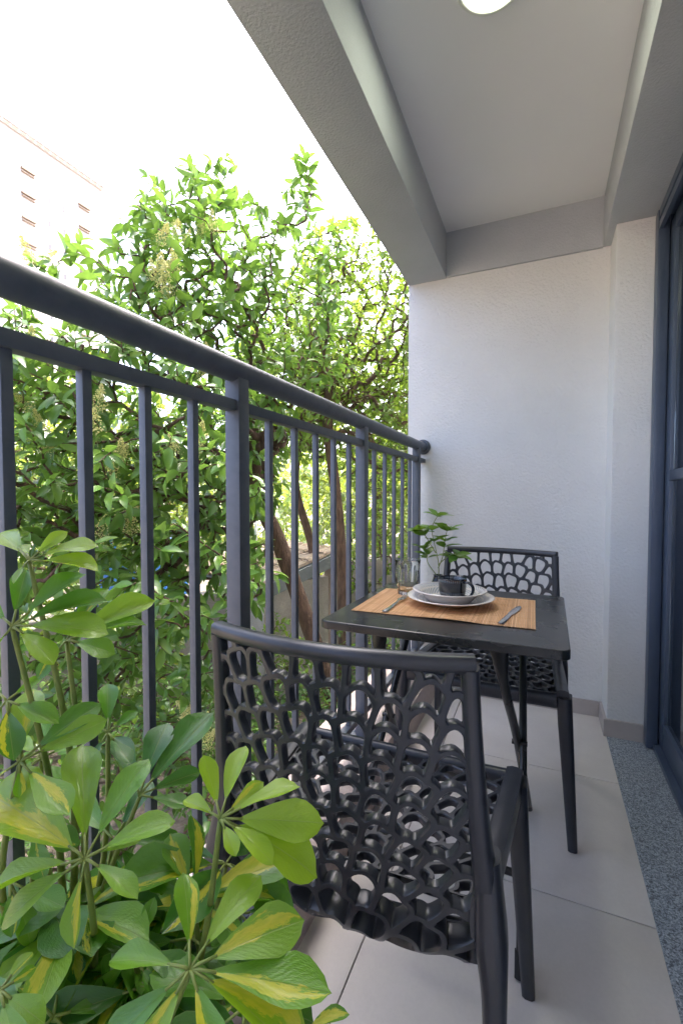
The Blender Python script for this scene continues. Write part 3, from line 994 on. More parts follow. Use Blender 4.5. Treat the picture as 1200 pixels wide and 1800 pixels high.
def frames(d, n):
    d = d / np.linalg.norm(d, axis=1, keepdims=True)
    n = n - d * (n * d).sum(1, keepdims=True)
    n = n / np.maximum(np.linalg.norm(n, axis=1, keepdims=True), 1e-9)
    return np.cross(d, n), d, n

def leaf_mesh(name, tv, tf, pos, d, n, size, mat):
    x, y, z = frames(d, n)
    P = pos[:, None, :] + size[:, None, None] * (tv[None, :, 0:1] * x[:, None, :] + tv[None, :, 1:2] * y[:, None, :] + tv[None, :, 2:3] * z[:, None, :])
    K, m = len(pos), len(tv)
    flat = np.concatenate([np.array(q) for q in tf])
    ln = np.array([len(q) for q in tf])
    loops = (flat[None, :] + (np.arange(K) * m)[:, None]).ravel()
    tot = np.tile(ln, K)
    st = np.concatenate([[0], np.cumsum(tot)[:-1]])
    me = bpy.data.meshes.new(name)
    me.vertices.add(K * m)
    me.vertices.foreach_set('co', P.ravel())
    me.loops.add(len(loops))
    me.loops.foreach_set('vertex_index', loops.astype(np.int32))
    me.polygons.add(len(tot))
    me.polygons.foreach_set('loop_start', st.astype(np.int32))
    me.polygons.foreach_set('loop_total', tot.astype(np.int32))
    me.polygons.foreach_set('use_smooth', [True] * len(tot))
    me.update(calc_edges=True)
    me.validate()
    me.materials.append(M[mat])
    return me

CAM = np.array([0, 0, 1.04])
FW = np.array(cam.matrix_basis.to_3x3() @ V((0, 0, -1)))
RT = np.array(cam.matrix_basis.to_3x3() @ V((1, 0, 0)))
def in_view(p):
    """is a point of the garden inside the photograph's view, and not behind the balcony's end wall"""
    v = p - CAM
    d = v @ FW
    x = (v @ RT) / np.maximum(d, 0.01)
    return (d > 0.3) & (np.abs(x) < 0.74) & (x < 0.14)

def ellipsoid_points(rng, ells, n, shell=0.45):
    vol = np.array([a * b * c for _, (a, b, c) in ells])
    out = []
    while len(out) < n:
        i = rng.choice(len(ells), p=vol / vol.sum())
        c, r = ells[i]
        v = rng.normal(size=3)
        v /= np.linalg.norm(v)
        k = rng.uniform(shell ** 3, 1) ** (1 / 3)
        out.append(np.array(c) + v * k * np.array(r))
    return np.array(out)

def panicle_mesh(name, mat, seed, n=230, ln=0.14):
    rng = random.Random(seed)
    mb_ = MB()
    for _ in range(n):
        t = rng.random() ** 0.8
        a = rng.uniform(0, 6.283)
        r = 0.36 * ln * (1 - t) ** 0.7 * rng.uniform(0.25, 1)
        c = (r * math.cos(a), r * math.sin(a), t * ln)
        s = rng.uniform(0.0024, 0.0042)
        mb_.add([(c[0] + s, c[1], c[2]), (c[0] - s, c[1], c[2]), (c[0], c[1] + s, c[2]), (c[0], c[1] - s, c[2]), (c[0], c[1], c[2] + s), (c[0], c[1], c[2] - s)],
                [(0, 2, 4), (2, 1, 4), (1, 3, 4), (3, 0, 4), (2, 0, 5), (1, 2, 5), (3, 1, 5), (0, 3, 5)])
    st = MB().tube([(0, 0, -0.05), (0, 0, ln * 0.95)], [0.0018, 0.0008], 4)
    for k in range(14):
        a = k * 2.4
        t = k / 14
        r = 0.36 * ln * (1 - t) ** 0.7
        st.tube([(0, 0, t * ln * 0.9), (r * math.cos(a), r * math.sin(a), t * ln * 0.9 + r * 0.5)], 0.0007, 3, cap=False)
    me = bpy.data.meshes.new(name)
    nb = len(mb_.v)
    me.from_pydata(mb_.v + st.v, [], mb_.f + [tuple(i + nb for i in q) for q in st.f])
    me.materials.append(M[mat])
    me.materials.append(M['flower_stalk'])
    me.polygons.foreach_set('material_index', [0] * len(mb_.f) + [1] * len(st.f))
    me.update()
    return me
PANICLES = [panicle_mesh('flower_cluster', 'petal', s) for s in (1, 2, 3)]
ORANGE = panicle_mesh('flower_cluster', 'orange_flower', 4, 90, 0.12)

def tree(name, label, cat, trunk, r0, ells, n_twigs, per, leaf, leaf_len, mat, seed, group=None, singles=0, shoots=(), flowers=(), flower_me=None,
         shell=0.45, gap=0.036, droop=0.25, twig_len=0.34, bark='bark', stem_r=0.0023, kink=0.10):
    """trunk polyline, limbs that reach for points spread through the crown, leaf pairs along the outer end of each twig"""
    rng = np.random.default_rng(seed)
    base = np.array(trunk[0], float)
    root = empty(name, tuple(base), 0, label=label, cat=cat, group=group, kind='thing')
    loc = lambda p: np.asarray(p, float) - base
    tp = spline(trunk, 6)
    pos = [np.array(p) for p in tp]
    par = list(range(-1, len(tp) - 1))
    dirs = [tp[min(i + 1, len(tp) - 1)] - tp[max(i - 1, 0)] for i in range(len(tp))]
    dirs = [d / np.linalg.norm(d) for d in dirs]
    first = max(1, int(len(tp) * 0.45))
    usable = [False] * first + [True] * (len(tp) - first)
    att = ellipsoid_points(rng, ells, n_twigs, shell)
    order = np.argsort(np.linalg.norm(att - np.array(trunk[-1]), axis=1))
    att = att[order]
    paths = []
    A = np.zeros((40000, 3)); nA = len(pos); A[:nA] = np.array(pos)
    U = np.zeros(40000, bool); U[:nA] = usable
    tip_paths = []
    def reach(q, vertical=False):
        nonlocal nA
        d2 = np.linalg.norm(A[:nA] - q, axis=1) + 0.45 * np.maximum(0, A[:nA, 2] - q[2] + 0.05)
        d2[~U[:nA]] = 1e9
        i = int(np.argmin(d2))
        p0 = A[i].copy()
        L = np.linalg.norm(q - p0)
        if L < 0.05:
            return
        k = max(2, int(L / 0.09))
        c = p0 + dirs[i] * L * 0.35 + np.array([0, 0, (-0.25 if vertical else 0.10) * L]) + rng.normal(size=3) * kink * L * 0.5
        chain = [i]
        prev = i
        for s in range(1, k + 1):
            t = s / k
            p = (1 - t) ** 2 * p0 + 2 * t * (1 - t) * c + t * t * q + (rng.normal(size=3) * 0.012 if s < k else 0)
            A[nA] = p; U[nA] = True
            par.append(prev)
            dd = p - A[prev]
            dirs.append(dd / max(np.linalg.norm(dd), 1e-6))
            prev = nA
            chain.append(nA)
            nA += 1
        paths.append(chain)
        tip_paths.append(chain)
    for q in att:
        reach(q)
    for s in shoots:
        a, b = np.array(s[0]), np.array(s[1])
        reach(a)
        reach(b, True)
        for _ in range(s[2] if len(s) > 2 else 7):
            t = rng.uniform(0.1, 0.95)
            reach(a + (b - a) * t + rng.normal(size=3) * np.array([0.11, 0.11, 0.06]) * (1.15 - t))
    cnt = np.zeros(nA)
    for ch in tip_paths:
        cnt[ch[-1]] += 1
    for i in range(nA - 1, 0, -1):
        if par[i] >= 0:
            cnt[par[i]] += cnt[i]
    rad = np.minimum(stem_r * np.maximum(cnt, 0.6) ** 0.47, r0)
    nt_ = len(tp)
    tr_r = [max(rad[i], r0 * (1 - 0.55 * i / (nt_ - 1))) for i in range(nt_)]
    MB().tube([loc(p) for p in tp], tr_r, 10).build('trunk', bark, root, smooth=True)
    mb_ = MB()
    for ch in paths:
        rr = [rad[i] for i in ch]
        rr[0] = min(rr[1] * 1.15, rad[ch[0]] if ch[0] >= nt_ else 9)
        mb_.tube([loc(A[i]) for i in ch], rr, 6 if rr[1] > 0.006 else 4, cap=False)
    mb_.build('branches', bark, root, smooth=True, kind='stuff')
    # leaf pairs
    lp, ld, ln_, ls = [], [], [], []
    for ch in tip_paths:
        P = A[ch]
        seg = np.linalg.norm(np.diff(P, axis=0), axis=1)
        tot = seg.sum()
        run = min(tot * 0.92, twig_len)
        m = min(per, max(2, int(run / gap)))
        ax0 = rng.uniform(0, 6.28)
        for k in range(m):
            back = run * k / m
            s = tot - back
            acc = 0
            for j in range(len(seg)):
                if acc + seg[j] >= s or j == len(seg) - 1:
                    t = min(1, max(0, (s - acc) / max(seg[j], 1e-6)))
                    p = P[j] + (P[j + 1] - P[j]) * t
                    td = (P[j + 1] - P[j]) / max(seg[j], 1e-6)
                    break
                acc += seg[j]
            e1 = np.cross(td, [0.13, 0.31, 0.94]); e1 /= max(np.linalg.norm(e1), 1e-6)
            e2 = np.cross(td, e1)
            ang = ax0 + (math.pi / 2) * (k % 2)
            for sg in (0, math.pi):
                o_ = e1 * math.cos(ang + sg) + e2 * math.sin(ang + sg)
                d = o_ * 0.95 + td * (0.75 if k > 1 else 1.2) + np.array([0, 0, -droop]) + rng.normal(size=3) * 0.28
                nn = td * 0.7 + np.array([0, 0, 0.75]) + rng.normal(size=3) * 0.35
                lp.append(p); ld.append(d); ln_.append(nn)
                ls.append(leaf_len * rng.uniform(0.62, 1.12) * (0.75 if k == 0 else 1))
    lp, ld, ln_, ls = map(np.array, (lp, ld, ln_, ls))
    keep = lp[:, 0] < -0.80
    lp, ld, ln_, ls = lp[keep], ld[keep], ln_[keep], ls[keep]
    tv, tf = leaf
    idx = np.zeros(0, int)
    if singles:
        dist = np.linalg.norm(lp - CAM, axis=1)
        dist[~in_view(lp)] = 1e9
        idx = np.argsort(dist)[:singles]
        idx = idx[dist[idx] < 1e8]
    mask = np.ones(len(lp), bool)
    mask[idx] = False
    me = leaf_mesh('foliage', tv, tf, lp[mask] - base, ld[mask], ln_[mask], ls[mask], mat)
    o = bpy.data.objects.new('foliage', me); COL.objects.link(o); o.parent = root; o['kind'] = 'stuff'
    if len(idx):
        one = leaf_mesh('leaf', tv, tf, np.zeros((1, 3)), np.array([[0, 1., 0]]), np.array([[0, 0, 1.]]), np.ones(1), mat)
        X, Y, Z = frames(ld[idx], ln_[idx])
        for j, i in enumerate(idx):
            o = bpy.data.objects.new('leaf', one)
            COL.objects.link(o)
            o.parent = root
            m3 = Matrix((X[j], Y[j], Z[j])).transposed() * ls[i]
            o.matrix_local = Matrix.Translation(lp[i] - base) @ m3.to_4x4()
    for j, f in enumerate(flowers):
        fm = flower_me or PANICLES[j % 3]
        for c in range(3):
            o = bpy.data.objects.new('flower_cluster', fm if not isinstance(fm, list) else fm[j % len(fm)])
            COL.objects.link(o)
            o.parent = root
            q = np.array(f) + rng.normal(size=3) * 0.07
            o.matrix_local = Matrix.Translation(q - base) @ (Matrix.Rotation(rng.uniform(0, 6.28), 4, 'Z') @ Matrix.Rotation(rng.uniform(0.1, 0.9), 4, 'X')) @ Matrix.Scale(rng.uniform(0.8, 1.15), 4)
    return root

PRIVET = leaf_template(0.215, 0.34, 0.09)
SMALL = leaf_template(0.25, 0.18, 0.06)

# the flowering tree close to the railing
tree('privet_tree', 'glossy dark green tree with pale flower sprays right outside the railing', 'tree',
     [(-1.25, 3.25, -1.5), (-1.42, 3.2, -0.8), (-1.58, 3.1, -0.15), (-1.87, 3.05, 0.64), (-2.0, 2.95, 1.05), (-1.95, 2.8, 1.6)], 0.062,
     [((-2.30, 2.25, 1.55), (0.85, 1.0, 1.05)), ((-2.04, 2.40, 2.42), (0.56, 0.62, 0.66)), ((-2.10, 2.30, 2.55), (0.36, 0.40, 0.42)), ((-2.62, 1.50, 1.25), (0.72, 0.80, 0.62)),
      ((-2.35, 1.75, 0.42), (0.70, 0.80, 0.65)), ((-1.72, 2.95, 2.35), (0.45, 0.50, 0.65)), ((-1.62, 1.75, 0.75), (0.42, 0.55, 0.75))],
     1750, 11, PRIVET, 0.108, 'privet_leaf', 5, singles=300,
     shoots=[((-2.12, 2.32, 2.55), (-2.10, 2.33, 3.16), 18), ((-1.98, 2.50, 2.7), (-1.95, 2.51, 3.28), 18), ((-1.66, 2.98, 2.9), (-1.62, 2.99, 3.50), 20),
             ((-2.25, 2.13, 2.35), (-2.23, 2.15, 2.86), 7), ((-1.85, 2.6, 2.6), (-1.83, 2.66, 3.02), 6), ((-2.42, 1.52, 1.75), (-2.38, 1.51, 2.22), 3),
             ((-1.45, 3.15, 2.6), (-1.40, 3.20, 3.05), 6)],
     flowers=[(-1.79, 2.11, 2.54), (-1.85, 1.85, 2.23), (-1.96, 1.80, 2.25), (-1.76, 1.89, 2.10), (-1.88, 1.48, 1.31), (-1.91, 1.56, 1.13), (-2.13, 1.49, 1.79),
              (-2.25, 1.42, 1.27), (-1.57, 1.72, 1.24), (-1.75, 1.99, 1.76), (-1.93, 1.55, 0.88), (-2.38, 1.51, 2.24)])
# the lighter trees behind it
tree('light_tree', 'yellow-green thin-leaved tree with bare forked branches beyond the flowering tree', 'tree',
     [(-2.0, 4.60, -1.5), (-2.02, 4.56, 0.3), (-2.09, 4.55, 1.12), (-2.18, 4.54, 1.86), (-2.16, 4.6, 2.3)], 0.060,
     [((-1.85, 4.74, 2.95), (0.95, 1.1, 1.0)), ((-2.55, 4.3, 2.2), (0.75, 0.8, 0.75)), ((-1.35, 5.1, 1.9), (0.6, 0.9, 0.9))],
     1400, 15, SMALL, 0.090, 'light_leaf', 8, twig_len=0.5, shell=0.35, droop=0.15, kink=0.12, stem_r=0.0030)
tree('light_tree', 'slender leaning tree with pale leaves above the tiled shed', 'tree',
     [(-2.75, 5.6, -1.5), (-2.85, 5.5, 0.2), (-3.05, 5.35, 1.2), (-2.95, 5.4, 2.0)], 0.055,
     [((-3.0, 5.6, 2.6), (1.1, 1.1, 1.1)), ((-2.3, 6.2, 2.2), (1.0, 1.1, 1.1))],
     950, 14, SMALL, 0.098, 'light_leaf', 21, twig_len=0.5, shell=0.4, droop=0.15, kink=0.14)
tree('garden_tree', 'broad green tree filling the back of the garden behind the wall', 'tree',
     [(-2.9, 8.6, -1.5), (-2.95, 8.5, 0.8), (-3.0, 8.4, 2.0)], 0.10,
     [((-3.0, 8.4, 2.7), (2.0, 1.8, 2.1)), ((-1.6, 9.0, 2.6), (1.4, 1.6, 1.9)), ((-2.6, 8.2, 0.7), (1.8, 1.4, 1.0))],
     1000, 10, SMALL, 0.14, 'far_leaf', 31, shell=0.4, gap=0.05, twig_len=0.5)
tree('garden_tree', 'dense dark green tree behind the flowering tree, away from the balcony', 'tree',
     [(-5.6, 4.2, -1.5), (-5.55, 4.2, 0.5), (-5.6, 4.1, 1.2)], 0.10,
     [((-5.6, 4.1, 1.5), (1.7, 1.7, 1.4)), ((-4.6, 5.2, 1.6), (1.3, 1.3, 1.2)), ((-4.9, 2.9, 0.9), (1.3, 1.3, 1.1))],
     1000, 10, SMALL, 0.13, 'far_leaf', 37, shell=0.4, gap=0.05, twig_len=0.5)
# shrubs below
for i, (lab, c, r, nt2, mt, ll, sd_) in enumerate([
        ('leafy shrub right under the railing beside the variegated plant', (-1.75, 1.75, -0.55), (0.62, 0.75, 0.60), 190, 'shrub_leaf', 0.085, 41),
        ('dark shrub at the foot of the flowering tree', (-2.45, 2.7, -0.75), (0.65, 0.65, 0.55), 130, 'shrub_leaf', 0.085, 42),
        ('bright yellow-green shrub in front of the garden wall', (-2.05, 6.2, 0.1), (0.75, 0.9, 1.0), 260, 'light_leaf', 0.085, 43),
        ('pale shrub growing against the tiled shed', (-2.75, 4.2, -0.75), (0.55, 0.55, 0.50), 110, 'light_leaf', 0.075, 44),
        ('low shrub under the leaning trunk, below the table', (-1.55, 4.2, -0.70), (0.50, 0.65, 0.55), 110, 'shrub_leaf', 0.08, 45),
        ('tall weedy shrub close under the balcony, beyond the nearest chair', (-1.45, 2.75, -0.75), (0.42, 0.45, 0.62), 90, 'shrub_leaf', 0.085, 46),
        ('dark shrub by the blue tarpaulin', (-4.2, 3.2, -0.6), (0.9, 0.9, 0.8), 160, 'far_leaf', 0.10, 47)]):
    tree('garden_shrub', lab, 'shrub', [(c[0], c[1], -1.5), (c[0] + 0.03, c[1] - 0.02, -1.25), (c[0], c[1], c[2] - r[2] * 0.4)], 0.02,
         [(c, r)], nt2, 8, PRIVET if i in (0, 1, 5) else SMALL, ll, mt, sd_, group='shrubs in the garden', shell=0.5, twig_len=0.3,
         flowers=[(-1.50, 1.62, -0.10), (-1.60, 1.75, 0.02)] if i == 0 else (), )

# the far side of the block: trees that read as one mass
rng = np.random.default_rng(91)
ells = []
for k in range(26):
    a = -0.05 + 1.75 * k / 25
    r = rng.uniform(13, 20)
    ells.append(((-0.6 - r * math.sin(a), 0.5 + r * math.cos(a), rng.uniform(-0.3, 0.9)), (rng.uniform(1.8, 2.8), rng.uniform(1.8, 2.8), rng.uniform(1.7, 2.6))))
gp = ellipsoid_points(rng, ells, 26000, 0.75)
gp = gp[gp[:, 2] > -1.5]
m = len(gp)
me = leaf_mesh('woods', *SMALL, gp, rng.normal(size=(m, 3)) + np.array([0, 0, -0.2]), rng.normal(size=(m, 3)) * 0.6 + np.array([0, 0, 0.8]), rng.uniform(0.18, 0.34, m), 'far_leaf')
o = bpy.data.objects.new('woods', me); COL.objects.link(o)
o['kind'] = 'stuff'; o['label'] = 'far trees behind the garden reading as one green mass'

# low weeds and creepers that cover most of the soil
rng = np.random.default_rng(77)
n = 26000
gx = rng.uniform(-8.0, -0.75, n); gy = rng.uniform(-1.0, 11.0, n)
dens = np.sin(gx * 1.7 + 0.6 * gy) + np.sin(gy * 1.3 - 0.8 * gx) + rng.normal(size=n) * 0.6
k = dens > -0.55
gp = np.stack([gx[k], gy[k], -1.5 + rng.uniform(0.02, 0.30, k.sum()) * np.clip(dens[k] + 0.6, 0.2, 1.6)], 1)
m = k.sum()
gd = np.stack([rng.normal(size=m), rng.normal(size=m), rng.uniform(0.0, 0.9, m)], 1)
gn = np.stack([rng.normal(size=m) * 0.4, rng.normal(size=m) * 0.4, np.ones(m)], 1)
me = leaf_mesh('ground_cover', *SMALL, gp, gd, gn, rng.uniform(0.05, 0.12, m), 'shrub_leaf')
o = bpy.data.objects.new('ground_cover', me); COL.objects.link(o)
o['kind'] = 'stuff'; o['label'] = 'low weeds and creepers covering the garden soil'

# ------------------------------------------------------------------ garden: shed, wall, fence, tarpaulin
def wall_run(name, a, b, h0, h1, th, mat, parent=None):
    d = V((b[0] - a[0], b[1] - a[1], 0)).normalized()
    n = V((-d.y, d.x, 0)) * th / 2
    v = []
    for z in (h0, h1):
        for p in (a, b):
            v += [(p[0] - n.x, p[1] - n.y, z), (p[0] + n.x, p[1] + n.y, z)]
    return link(name, v, [(0, 2, 3, 1), (4, 5, 7, 6), (0, 4, 6, 2), (1, 3, 7, 5), (0, 1, 5, 4), (2, 6, 7, 3)], mat, parent)
gw = empty('garden_wall', (-3.0, 5.9, -1.5), label='weathered beige garden wall between the shrubs and the trees', cat='wall', kind='thing')
for nm, a, b, z0, z1, th, mt in (('wall_face', (-2.75, 5.75), (-1.5, 9.2), -1.5, 0.02, 0.16, 'old_wall'), ('coping', (-2.75, 5.75), (-1.5, 9.2), 0.02, 0.07, 0.24, 'old_wall'),
                                 ('wall_face', (-5.6, 1.2), (-4.0, 5.0), -1.5, -0.30, 0.16, 'old_wall'), ('coping', (-5.6, 1.2), (-4.0, 5.0), -0.30, -0.25, 0.24, 'old_wall')):
    o = wall_run(nm, a, b, z0, z1, th, mt, gw)
    o.location = (3.0, -5.9, 1.5)
shed = empty('garden_shed', (-3.45, 5.25, -1.5), R(-22), label='small garden shed with weathered tiled roof and grey side board', cat='shed', kind='thing')
MB().box(-0.60, 0.60, -0.45, 0.60, 0.0, 1.44).build('wall', 'old_wall', shed)
RS = math.atan2(0.34, 1.35)
def roof_pt(x, s, h=0.0):
    return (x, -0.62 + s * math.cos(RS) - h * math.sin(RS), 1.44 + s * math.sin(RS) + h * math.cos(RS))
MB().add([roof_pt(-0.70, 0), roof_pt(0.70, 0), roof_pt(0.70, 1.39), roof_pt(-0.70, 1.39), roof_pt(-0.70, 0, 0.03), roof_pt(0.70, 0, 0.03), roof_pt(0.70, 1.39, 0.03), roof_pt(-0.70, 1.39, 0.03)],
         [(3, 2, 1, 0), (4, 5, 6, 7), (0, 1, 5, 4), (1, 2, 6, 5), (2, 3, 7, 6), (3, 0, 4, 7)]).build('roof_deck', 'grey_board', shed)
MB().add([(0.715, -0.62, 1.30), (0.715, 0.75, 1.64), (0.715, 0.75, 1.80), (0.715, -0.62, 1.46), (0.745, -0.62, 1.30), (0.745, 0.75, 1.64), (0.745, 0.75, 1.80), (0.745, -0.62, 1.46)],
         [(0, 1, 2, 3), (7, 6, 5, 4), (0, 4, 5, 1), (1, 5, 6, 2), (2, 6, 7, 3), (3, 7, 4, 0)]).build('side_board', 'grey_board', shed)
rt = None
rngt = random.Random(9)
for j in range(5):
    for i in range(11):
        if rt is None:
            v, f = [], []
            for k in range(6):
                a = math.pi * k / 5
                for (s, rr) in ((0.0, 0.066), (0.30, 0.056)):
                    for th in (0.0, 0.012):
                        v.append((-(rr - th) * math.cos(a), s, (rr - th) * math.sin(a) * 0.8))
            for k in range(5):
                b = k * 4
                f += [(b, b + 4, b + 6, b + 2), (b + 1, b + 3, b + 7, b + 5), (b, b + 1, b + 5, b + 4), (b + 2, b + 6, b + 7, b + 3)]
            o = link('roof_tile', v, f, 'roof_tile', shed, smooth=False)
            rt = o.data
        else:
            o = bpy.data.objects.new('roof_tile', rt); COL.objects.link(o); o.parent = shed
        p = roof_pt(-0.65 + i * 0.13, j * 0.275, 0.034 + 0.008)
        o.location = (p[0] + rngt.uniform(-0.006, 0.006), p[1], p[2])
        o.rotation_euler = (RS + R(rngt.uniform(-1, 1.5)) - R(2.2), 0, R(rngt.uniform(-2, 2)))
fence = empty('wire_fence', (-3.8, 6.3, -1.5), label='chain-link fence on pale posts behind the tiled shed', cat='fence', kind='thing')
fa, fb = V((-6.2, 3.2, 0)), V((-2.2, 9.0, 0))
fd = (fb - fa).normalized(); fl_ = (fb - fa).length
off = V((3.8, -6.3, 1.5))
for k in range(5):
    p = fa + fd * (fl_ * k / 4)
    MB().tube([p + off + V((0, 0, -1.5)), p + off + V((0, 0, 0.95))], 0.022, 10).build('post', 'wire', fence, smooth=True)
mb = MB()
h = 2.2
step = 0.075
k = -h
while k < fl_:
    for sg in (0, 1):
        a0, a1 = max(k, 0), min(k + h, fl_)
        if a1 - a0 > 0.02:
            z0, z1 = (a0 - k), (a1 - k)
            if sg: z0, z1 = h - z0, h - z1
            mb.tube([fa + fd * a0 + off + V((0, 0, -1.35 + z0)), fa + fd * a1 + off + V((0, 0, -1.35 + z1))], 0.0016, 3, cap=False)
    k += step
mb.build('wire_mesh', 'wire', fence, kind='stuff')
# tarpaulin over a low heap: only a corner of blue shows through the leaves
mb = MB()
v, f = [], []
for j in range(13):
    for i in range(17):
        x, y = -0.9 + 1.8 * i / 16, -0.6 + 1.2 * j / 12
        e = max(abs(x) / 0.9, abs(y) / 0.6)
        z = 1.95 - (1.95 - 0.05) * max(0, (e - 0.72) / 0.28) + 0.03 * math.sin(7 * x + 3 * y) * (1.2 - e)
        v.append((x * (0.86 if e < 0.8 else 0.9), y * 0.9, z))
for j in range(12):
    for i in range(16):
        a = j * 17 + i
        f.append((a, a + 1, a + 18, a + 17))
tag(mb.add(v, f).build('tarpaulin', 'blue_tarp', smooth=True, loc=(-5.75, 5.1, -1.5)), 'bright blue tarpaulin glimpsed through the leaves behind the bars', 'tarpaulin', kind='thing')

# ------------------------------------------------------------------ tower block far off
tw = empty('apartment_tower', (-60.0, 40.0, 0.3), label='white apartment tower far behind the trees against the bright sky', cat='tower block', kind='thing')
def tbox(name, mat, *b, me=None):
    if me is None:
        return MB().box(*b).build(name, mat, tw)
    o = bpy.data.objects.new(name, me); COL.objects.link(o); o.parent = tw
    return o
TY = 8.3
tbox('wall', 'tower_wall', -14, 0, -22, TY, -1.8, 45.6)
tbox('parapet', 'tower_wall', -0.6, 0.35, -22, TY + 0.3, 46.1, 47.5)
tbox('cornice_slab', 'tower_wall', -0.6, 0.25, -22, TY + 0.2, 45.6, 46.1)
dent = None
for k in range(30):
    y = TY - 0.3 - k * 0.98
    if dent is None:
        o = tbox('cornice_vent', 'tower_trim', 0.25, 0.29, -0.36, 0.36, -0.16, 0.16); dent = o.data
    else:
        o = tbox('cornice_vent', None, me=dent)
    o.location = (0, y, 45.83)
MB().tube([(0.2, -22, 48.3), (0.2, TY, 48.3)], 0.05, 6).build('roof_rail', 'tower_dark', tw)
for k in range(12):
    MB().box(0.17, 0.23, TY - 0.2 - k * 2.6, TY - 0.14 - k * 2.6, 47.5, 48.3).build('rail_post', 'tower_dark', tw)
MB().tube([(-0.3, 2.0, 47.5), (-0.3, 2.0, 50.2)], 0.05, 6).tube([(-0.3, 1.2, 49.6), (-0.3, 2.8, 49.6)], 0.03, 6).build('antenna', 'tower_dark', tw)
slit = sill = win = None
for fl in range(13):
    z = 42.6 - fl * 3.0
    for y in (0.5, 2.5):
        if slit is None:
            o = tbox('window', 'tower_dark', -0.1, 0.02, -0.16, 0.16, -0.38, 0.38); slit = o.data
        else:
            o = tbox('window', None, me=slit)
        o.location = (0, y, z)
    for y in (-2.2, 5.5, -8.0, -14.0):
        for nm, bx, mt in (('window', (-0.1, 0.03, -0.75, 0.75, -1.2, 0.2), 'tower_wall'), ('window_sill', (0.0, 0.30, -0.85, 0.85, -1.45, -1.25), 'tower_trim'), ('sill_ledge', (0.0, 0.22, -0.8, 0.8, -1.78, -1.70), 'tower_trim')):
            key = nm
            src = bpy.data.meshes.get('tower_' + nm)
            if src is None:
                o = tbox(nm, mt, *bx); o.data.name = 'tower_' + nm
            else:
                o = tbox(nm, None, me=src)
            o.location = (0, y, z + 0.4)

# ------------------------------------------------------------------ sprig in a small vase behind the cup
sp = empty('table_plant', (-0.318, 1.512, TZ), label='small leafy green sprig in a vase behind the cup and glass', cat='plant', kind='thing')
MB().lathe([(0.0, 0.0), (0.020, 0.0), (0.024, 0.004), (0.025, 0.03), (0.016, 0.055), (0.014, 0.064), (0.016, 0.068), (0.0135, 0.068), (0.0115, 0.064), (0.013, 0.055), (0.0, 0.05)], 32).build('vase', 'cup_inside', sp, smooth=True)
ST = [((0.002, 0.0, 0.05), (0.0, 0.0, 0.115), (-0.022, 0.002, 0.215), (-0.004, -0.002, 0.262)),
      ((0.0, 0.0, 0.09), (0.016, -0.006, 0.13), (0.022, -0.004, 0.18), (0.028, 0.0, 0.215)),
      ((0.0, 0.0, 0.06), (-0.035, 0.01, 0.10), (-0.042, 0.012, 0.13), (-0.050, 0.01, 0.15)),
      ((-0.008, 0.0, 0.14), (-0.035, 0.006, 0.18), (-0.052, 0.006, 0.205), (-0.062, 0.0, 0.215)),
      ((0.0, 0.0, 0.10), (0.025, 0.01, 0.125), (0.045, 0.01, 0.130), (0.058, 0.0, 0.135))]
rng = np.random.default_rng(2)
lp, ld, ln_, ls = [], [], [], []
for c in ST:
    p = spline(c, 5)
    MB().tube(p, [0.0019 - 0.0008 * i / (len(p) - 1) for i in range(len(p))], 6).build('stem', 'stem', sp, smooth=True)
    for q in (p[-1], p[len(p) * 2 // 3], p[len(p) // 2]):
        dd = p[-1] - p[-4]; dd /= np.linalg.norm(dd)
        a0 = rng.uniform(0, 6)
        nleaf = 6 if q is p[-1] else 3
        for k in range(nleaf):
            a = a0 + 6.28 * k / nleaf
            d = dd * 0.55 + np.array([math.cos(a), math.sin(a), 0.05]) + rng.normal(size=3) * 0.15
            lp.append(q); ld.append(d); ln_.append(np.array([0, 0, 1.]) + rng.normal(size=3) * 0.3 + dd * 0.3)
            ls.append(rng.uniform(0.042, 0.062))
lp, ld, ln_, ls = map(np.array, (lp, ld, ln_, ls))
one = leaf_mesh('leaf', *leaf_template(0.26, 0.25, 0.06), np.zeros((1, 3)), np.array([[0, 1., 0]]), np.array([[0, 0, 1.]]), np.ones(1), 'sprig_leaf')
X, Y, Z = frames(ld, ln_)
for j in range(len(lp)):
    o = bpy.data.objects.new('leaf', one); COL.objects.link(o); o.parent = sp
    o.matrix_local = Matrix.Translation(lp[j]) @ (Matrix((X[j], Y[j], Z[j])).transposed() * float(ls[j])).to_4x4()

